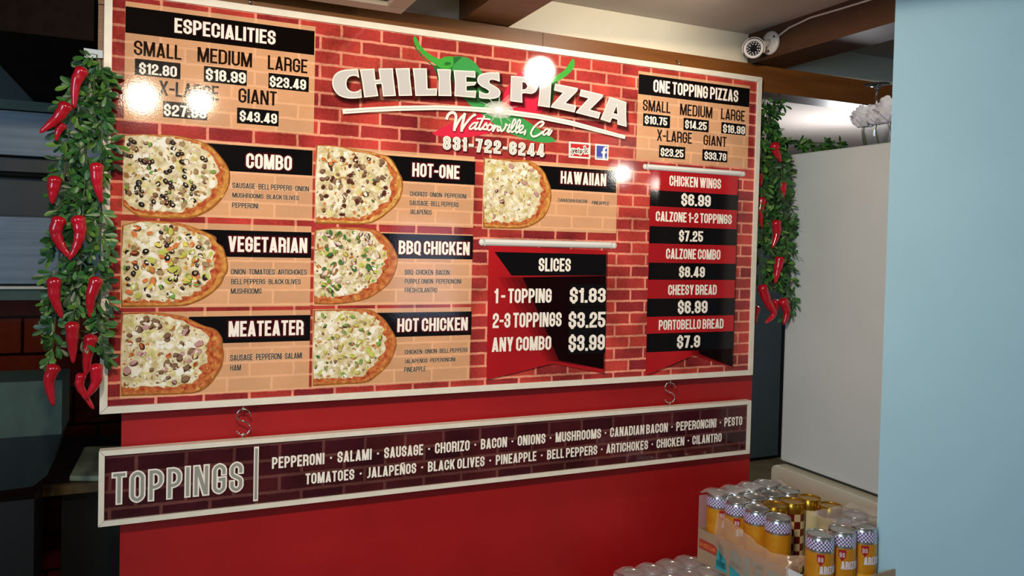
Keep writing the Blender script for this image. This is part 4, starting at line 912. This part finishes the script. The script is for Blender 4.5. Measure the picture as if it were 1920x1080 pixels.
def place(proto, x, y, z, rz, label, group):
    first = (proto is proto_y and not used['y']) or (proto is proto_g and not used['g']) if 'y' in used else True
    k = 'y' if proto is proto_y else 'g'
    o = proto if not used[k] else dup(proto, (x,y,z))
    used[k] = True; o.location = (x,y,z); o.rotation_euler = (0,0,rz); tag(o, label, 'can', group); return o
used = {'y': False, 'g': False}
TB = .70                                            # level on which the upper case stands
th = radians(5); o0 = Vector((1.587,-.151)); ex = Vector((cos(th),sin(th)))*.0685; ey = Vector((sin(th),-cos(th)))*.0705
def grid(i, j): return o0+ex*i+ey*j
GU = 'tall yellow tea cans in the open case'
pos = {}
ordn = ['first','second','third','fourth','fifth','sixth']
for j in range(5):
    for i in range(4):
        if (i, j) in ((1,2),(2,2),(3,2),(1,3),(2,3),(3,3),(0,4),(1,4),(2,4),(3,4)): continue
        if (i, j) in ((0,0),): lab = 'yellow can standing in the corner of the open case nearest the red wall'
        elif j == 0: lab = 'wrapped yellow can in the case\'s back row, %s from the left' % ordn[i]
        elif i == 0: lab = 'silver lidded can in the open case\'s left row, %s from the wall' % ordn[j]
        else: lab = 'yellow can in the case\'s second row, %s from the left' % ordn[i]
        p = grid(i, j); place(proto_y, p.x, p.y, TB+.004, (i*.5+j*.9) % 6 if (i,j) not in ((0,0),(0,1)) else (.5 if j == 0 else .15), lab, GU)
for k, (i, j) in enumerate(((1,2),(2,2),(3,2),(3,3))):
    p = grid(i, j)
    place(proto_g, p.x, p.y, TB+.004, (3.2,3.6,.2,-.35)[k], ['gold topped can beside the silver cans in the middle of the case','gold topped can with red and cream checks facing forward','gold topped can with a pale label next to the refrigerator','gold topped can nearest the blue wall with teal side'][k], 'gold topped cans in the open case')
for k, (i, j, lab) in enumerate(((.02,4.82,'yellow can with bare silver lid standing at the front of the gap'),(1.14,4.88,'film wrapped yellow can with red shield right of the front can'),(2.22,4.96,'film wrapped yellow can beside the blue wall'),(2.98,4.1,'film wrapped can behind the front cans near the blue wall'))):
    p = grid(i, j); place(proto_y, p.x, p.y, TB+.004, (0.15,.1,.2,.9,.3)[k], lab, GU)
# cardboard tray of the upper case
tr = thing('cardboard_tray', (1.7,-.3,TB), 'open cardboard case tray with red band and teal letters full of cans', 'carton')
def gp3(i, j, z): p = grid(i, j); return Vector((p.x, p.y, z))
i0, i1, j0, j1 = -.53, 3.6, -.53, 5.6; H_ = .095
b = MB()
def wall(p, q, h, th_=.003, hq=None):
    hq = h if hq is None else hq
    d = (q-p).normalized(); nrm = Vector((d.y,-d.x,0))*th_
    b.prism([p, q, q+Vector((0,0,hq)), p+Vector((0,0,h))], nrm)
b.prism([gp3(i0,j0,TB),gp3(i1,j0,TB),gp3(i1,j1,TB),gp3(i0,j1,TB)], (0,0,.0035))
wall(gp3(i0,j0,TB), gp3(i0,j1,TB), H_, .003); wall(gp3(i1,j0,TB), gp3(i0,j0,TB), H_); wall(gp3(i0,j1,TB), gp3(i1,j1,TB), H_); wall(gp3(i1,j1,TB), gp3(i1,j0,TB), H_)
b.build('tray_box', M['kraft'], tr)
def tray_xf(u, v, o=.0008):                          # u along the left face towards the viewer, v up
    p = gp3(i0, j0, TB); d = (gp3(i0,j1,TB)-p).normalized(); n = Vector((d.y,-d.x,0)); 
    if n.x > 0: n = -n
    return p+d*u+Vector((0,0,v))+n*(o+.003)
b = MB(); b.add([tray_xf(.006,.040),tray_xf(.075,.040),tray_xf(.075,.068),tray_xf(.006,.068)], [(0,1,2,3)], 0)
tt = MB(); text_at(tt, '24-23OZ.CANS', .010, .060, .071, .048, 0, 0, w=.17); b.add([tray_xf(v[0], v[2], .0016) for v in tt.v], [tuple(f) for f in tt.f], 1); b.build('red_band', [M['kred'], M['kor']], tr)
b = MB(); tt = MB(); text_at(tt, 'ARIZONA', .070, .078, .40, .006, 0, 0, w=.24, gap=.10); b.add([tray_xf(v[0], v[2], .0012) for v in tt.v], [tuple(f) for f in tt.f], 0); b.build('lettering', M['kteal'], tr)
b = MB(); pa = atx(1462,1066,1.553); ua = -.113-pa.y; va = pa.z-TB; b.add([tray_xf(ua,va-.05),tray_xf(ua+.05,va-.05),tray_xf(ua+.05,va+.002),tray_xf(ua,va+.002)], [(0,1,2,3)], 0); b.build('paper_sticker', M['paper'], tr)
# shrink film of the upper case: domes over the wrapped cans, and a torn flap
def film(name, cells, ztop, parent, m, skirt=None, seed=1, amp=.0035):
    R = random.Random(seed); b = MB(); n = 9
    (ia, ib), (ja, jb) = cells; NI, NJ = int((ib-ia)*7)+1, int((jb-ja)*7)+1; vs = []
    for jj in range(NJ):
        for ii in range(NI):
            i = ia+(ib-ia)*ii/(NI-1); j = ja+(jb-ja)*jj/(NJ-1)
            fi, fj = i-round(i), j-round(j); d = math.hypot(fi, fj); z = ztop+.003-.016*max(0, (d-.38)/.35)**1.4+R.uniform(-1,1)*amp*.3
            vs.append(gp3(i, j, z))
    b.add(vs, [(jj*NI+ii, jj*NI+ii+1, (jj+1)*NI+ii+1, (jj+1)*NI+ii) for jj in range(NJ-1) for ii in range(NI-1)], 0, True)
    return b
fb = film('film', ((-.55,3.6),(-.55,.42)), TB+CH+.005, tr, None)
for (i0_, i1_, jj) in ((-.55, 3.6, -.55),):            # skirt down the back
    a = [gp3(i0_+(i1_-i0_)*k/24, jj-.005, TB+CH-.012) for k in range(25)]; c = [gp3(i0_+(i1_-i0_)*k/24, jj-.01, TB+.05) for k in range(25)]
    fb.add(a+c, [(k, k+1, 26+k, 25+k) for k in range(24)], 0, True)
fb.build('shrink_film', M['film'], tr)
R = random.Random(21); b = MB(); cols = 22; rws = 9; vs = []
topc = [(-.62,.55,.165),(-.66,1.2,.160),(-.70,1.9,.150),(-.74,2.6,.135),(-.70,3.3,.125),(-.45,3.9,.128),(.1,4.3,.132)]
botc = [(-.70,.6,.07),(-.80,1.3,.045),(-.86,2.0,.030),(-.88,2.7,.025),(-.85,3.4,.030),(-.65,4.0,.060),(.05,4.35,.120)]
def ip(C, s):
    x = s*(len(C)-1); k = min(int(x), len(C)-2); f = x-k; return [C[k][q]*(1-f)+C[k+1][q]*f for q in range(3)]
for r in range(rws):
    for c in range(cols):
        s = c/(cols-1); A, Bq = ip(topc, s), ip(botc, s); f = r/(rws-1); i, j, z = (A[q]*(1-f)+Bq[q]*f for q in range(3))
        vs.append(gp3(i+R.uniform(-.04,.04)-.12*sin(f*pi), j+R.uniform(-.03,.03), TB+z))
b.add(vs, [(r*cols+c, r*cols+c+1, (r+1)*cols+c+1, (r+1)*cols+c) for r in range(rws-1) for c in range(cols-1)], 0, True); b.build('torn_film_flap', M['film2'], tr)
fb = film('film2', ((1.45,3.9),(3.3,5.0)), TB+CH+.005, tr, None, seed=4)
NI = 20
a = [gp3(1.45+2.4*k/19, 5.02, TB+CH-.010+R.uniform(-.004,.004)) for k in range(NI)]; c = [gp3(1.45+2.4*k/19, 5.12+R.uniform(-.05,.05), TB+.10) for k in range(NI)]; d = [gp3(1.45+2.4*k/19, 5.06+R.uniform(-.05,.05), TB+.0) for k in range(NI)]
fb.add(a+c+d, [(q*NI+k, q*NI+k+1, (q+1)*NI+k+1, (q+1)*NI+k) for q in range(2) for k in range(NI-1)], 0, True)
fb.build('shrink_film', M['film'], tr)
# lower shrink wrapped case on the left and the case carrying the upper one
th = radians(2.5); o0 = Vector((1.322,-.123)); ex = Vector((cos(th),sin(th)))*.0672; ey = Vector((sin(th),-cos(th)))*.0720
LB = .5
for j in range(4):
    for i in range(4):
        p = grid(i, j); place(proto_y, p.x, p.y, LB, i+j*.7, 'wrapped can in the low case, %s from the wall, %s from the left' % (ordn[j], ordn[i]), 'film wrapped cans in the low case')
cs = thing('shrink_wrap_film', (1.42,-.23,LB), 'clear shrink film stretched over the low case of cans by the red wall', 'plastic film')
fb = film('low', ((-.55,3.55),(-.55,3.55)), LB+CH+.002, cs, None, seed=8); fb.build('top_film', M['film'], cs)
b = MB(); loop = [gp3(-.56,-.56,LB+.002),gp3(3.56,-.56,LB+.002),gp3(3.56,3.56,LB+.002),gp3(-.56,3.56,LB+.002)]; up_ = [p+Vector((0,0,CH-.012)) for p in loop]
b.add(loop+up_, [(k,(k+1)%4,(k+1)%4+4,k+4) for k in range(4)], 0, False); b.build('side_film', M['film'], cs)
b = MB(); b.box((1.572,-.62,LB),(1.90,-.105,TB-.001)); tag(b.build('carton', M['kraft'], bevel=.004), 'plain cardboard carton under the open case of cans', 'carton')
t = thing('low_table', (1.5,-.36,0), 'low dark table under the cases of cans', 'table')
b = MB(); b.box((1.2,-.70,LB-.03),(1.795,.02,LB-.001)); b.build('table_top', M['counter'], t)
for x in (1.23,1.755):
    for y in (-.67,-.03): b = MB(); b.box((x,y,0),(x+.03,y+.03,LB-.03)); b.build('leg', M['counter'], t)

# ------------------------------------------------------------------ dark kitchen on the left
KY = 1.0
def kz(py): return aty(0, py, KY).z
t = thing('exhaust_hood', (-.6, KY+.1, kz(290)), 'dark steel exhaust hood with pale lower panel in the unlit kitchen', 'hood')
b = MB(); b.box((-1.6,KY+.02,kz(184)),(.0,KY+.2,2.26)); b.build('canopy', M['steel_d'], t)
b = MB(); b.box((-1.6,KY-.01,kz(204)),(.0,KY+.2,kz(186))); b.build('lip', M['steel_g'], t)
b = MB(); b.box((-1.6,KY,kz(289)),(.0,KY+.2,kz(206))); b.build('front_panel', M['steel'], t)
t = thing('oven', (-.6, KY+.1, kz(560)), 'steel oven with black recess above a plain door panel', 'oven')
b = MB(); b.box((-1.6,KY+.06,kz(404)),(.0,KY+.2,kz(291))); b.build('recess', M['blk'], t)
b = MB(); z = kz(325); b.tube([(-1.5,KY+.02,z),(-.08,KY+.02,z)], .010, 0, 10); b.build('handle_rail', M['steel_d'], t)
b = MB(); b.box((-1.6,KY-.01,kz(533)),(.0,KY+.2,kz(404))); b.build('door_panel', M['steel'], t, bevel=.004)
b = MB(); b.box((-1.6,KY-.03,kz(541)),(.0,KY+.1,kz(536))); b.build('edge_highlight', M['frame'], t)  # white strip paints the highlight along the panel's lower edge
b = MB(); b.box((-1.6,KY,kz(563)),(.0,KY+.2,kz(543))); b.build('lower_rail', M['steel_g'], t)
BY = .40
zt_, zm = aty(60,715,BY).z, aty(60,818,BY).z; zb = aty(0,925,BY).z; xr = aty(116,760,BY).x; xb = aty(78,905,BY).x
t = thing('steel_bin', (-.3,BY+.1,zb-.03), 'worn steel box with sloping underside beside the kitchen counter', 'container')
b = MB(); b.prism([(-.9,BY,zm),(xr,BY,zm),(xr,BY,zt_),(-.9,BY,zt_)], (0,.19,0)); b.build('box', M['steel_g'], t)
b = MB(); b.prism([(-.9,BY+.001,zm-.001),(xr,BY+.001,zm-.001),(xb+.012,BY+.001,zb+.035),(xb-.02,BY+.001,zb+.01),(-.9,BY+.001,zb-.03)], (0,.18,0)); b.build('sloping_base', M['steel_d'], t)
cz = aty(150,905,.62).z
t = thing('kitchen_counter', (-.1,.9,0), 'dark counter with brown wooden edge behind the toppings sign', 'counter')
xl = aty(75,905,.62).x
b = MB(); b.prism([(xl,.62,cz-.0),(xl-.02,1.2,cz),(.04,1.2,cz),(.04,.62,cz)], (0,0,-.02)); b.build('worktop', M['steel_d'], t)
b = MB(); b.box((xl,.60,cz-.025),(.04,.62,cz+.002)); b.build('wooden_edge', M['counter'], t)
b = MB(); b.box((xl+.05,.66,0),(.03,1.15,cz-.022)); b.build('base_unit', M['blk'], t)
t = thing('dark_filler_box', (-.8, BY+.1, 0), 'added black box filling the dark area under the worn steel box', 'cabinet')  # added black box, keeps the area below the steel box dark
b = MB(); b.box((-1.5,BY+.03,.05),(xb-.02,BY+.19,zb-.032)); b.build('body', M['blk'], t)
b = MB(); b.box((-1.5,BY+.06,0),(xb-.02,BY+.19,.05)); b.build('filler_foot', M['blk'], t)
q = [atz(130,893,cz+.016), atz(225,893,cz+.016), atz(232,836,cz+.016), atz(158,838,cz+.016)]
b = MB(); b.prism([(p.x,p.y,cz+.001) for p in q], (0,0,.016)); tag(b.build('cutting_board', M['board_wood'], bevel=.003), 'pale green cutting board lying on the dark kitchen counter', 'cutting board')
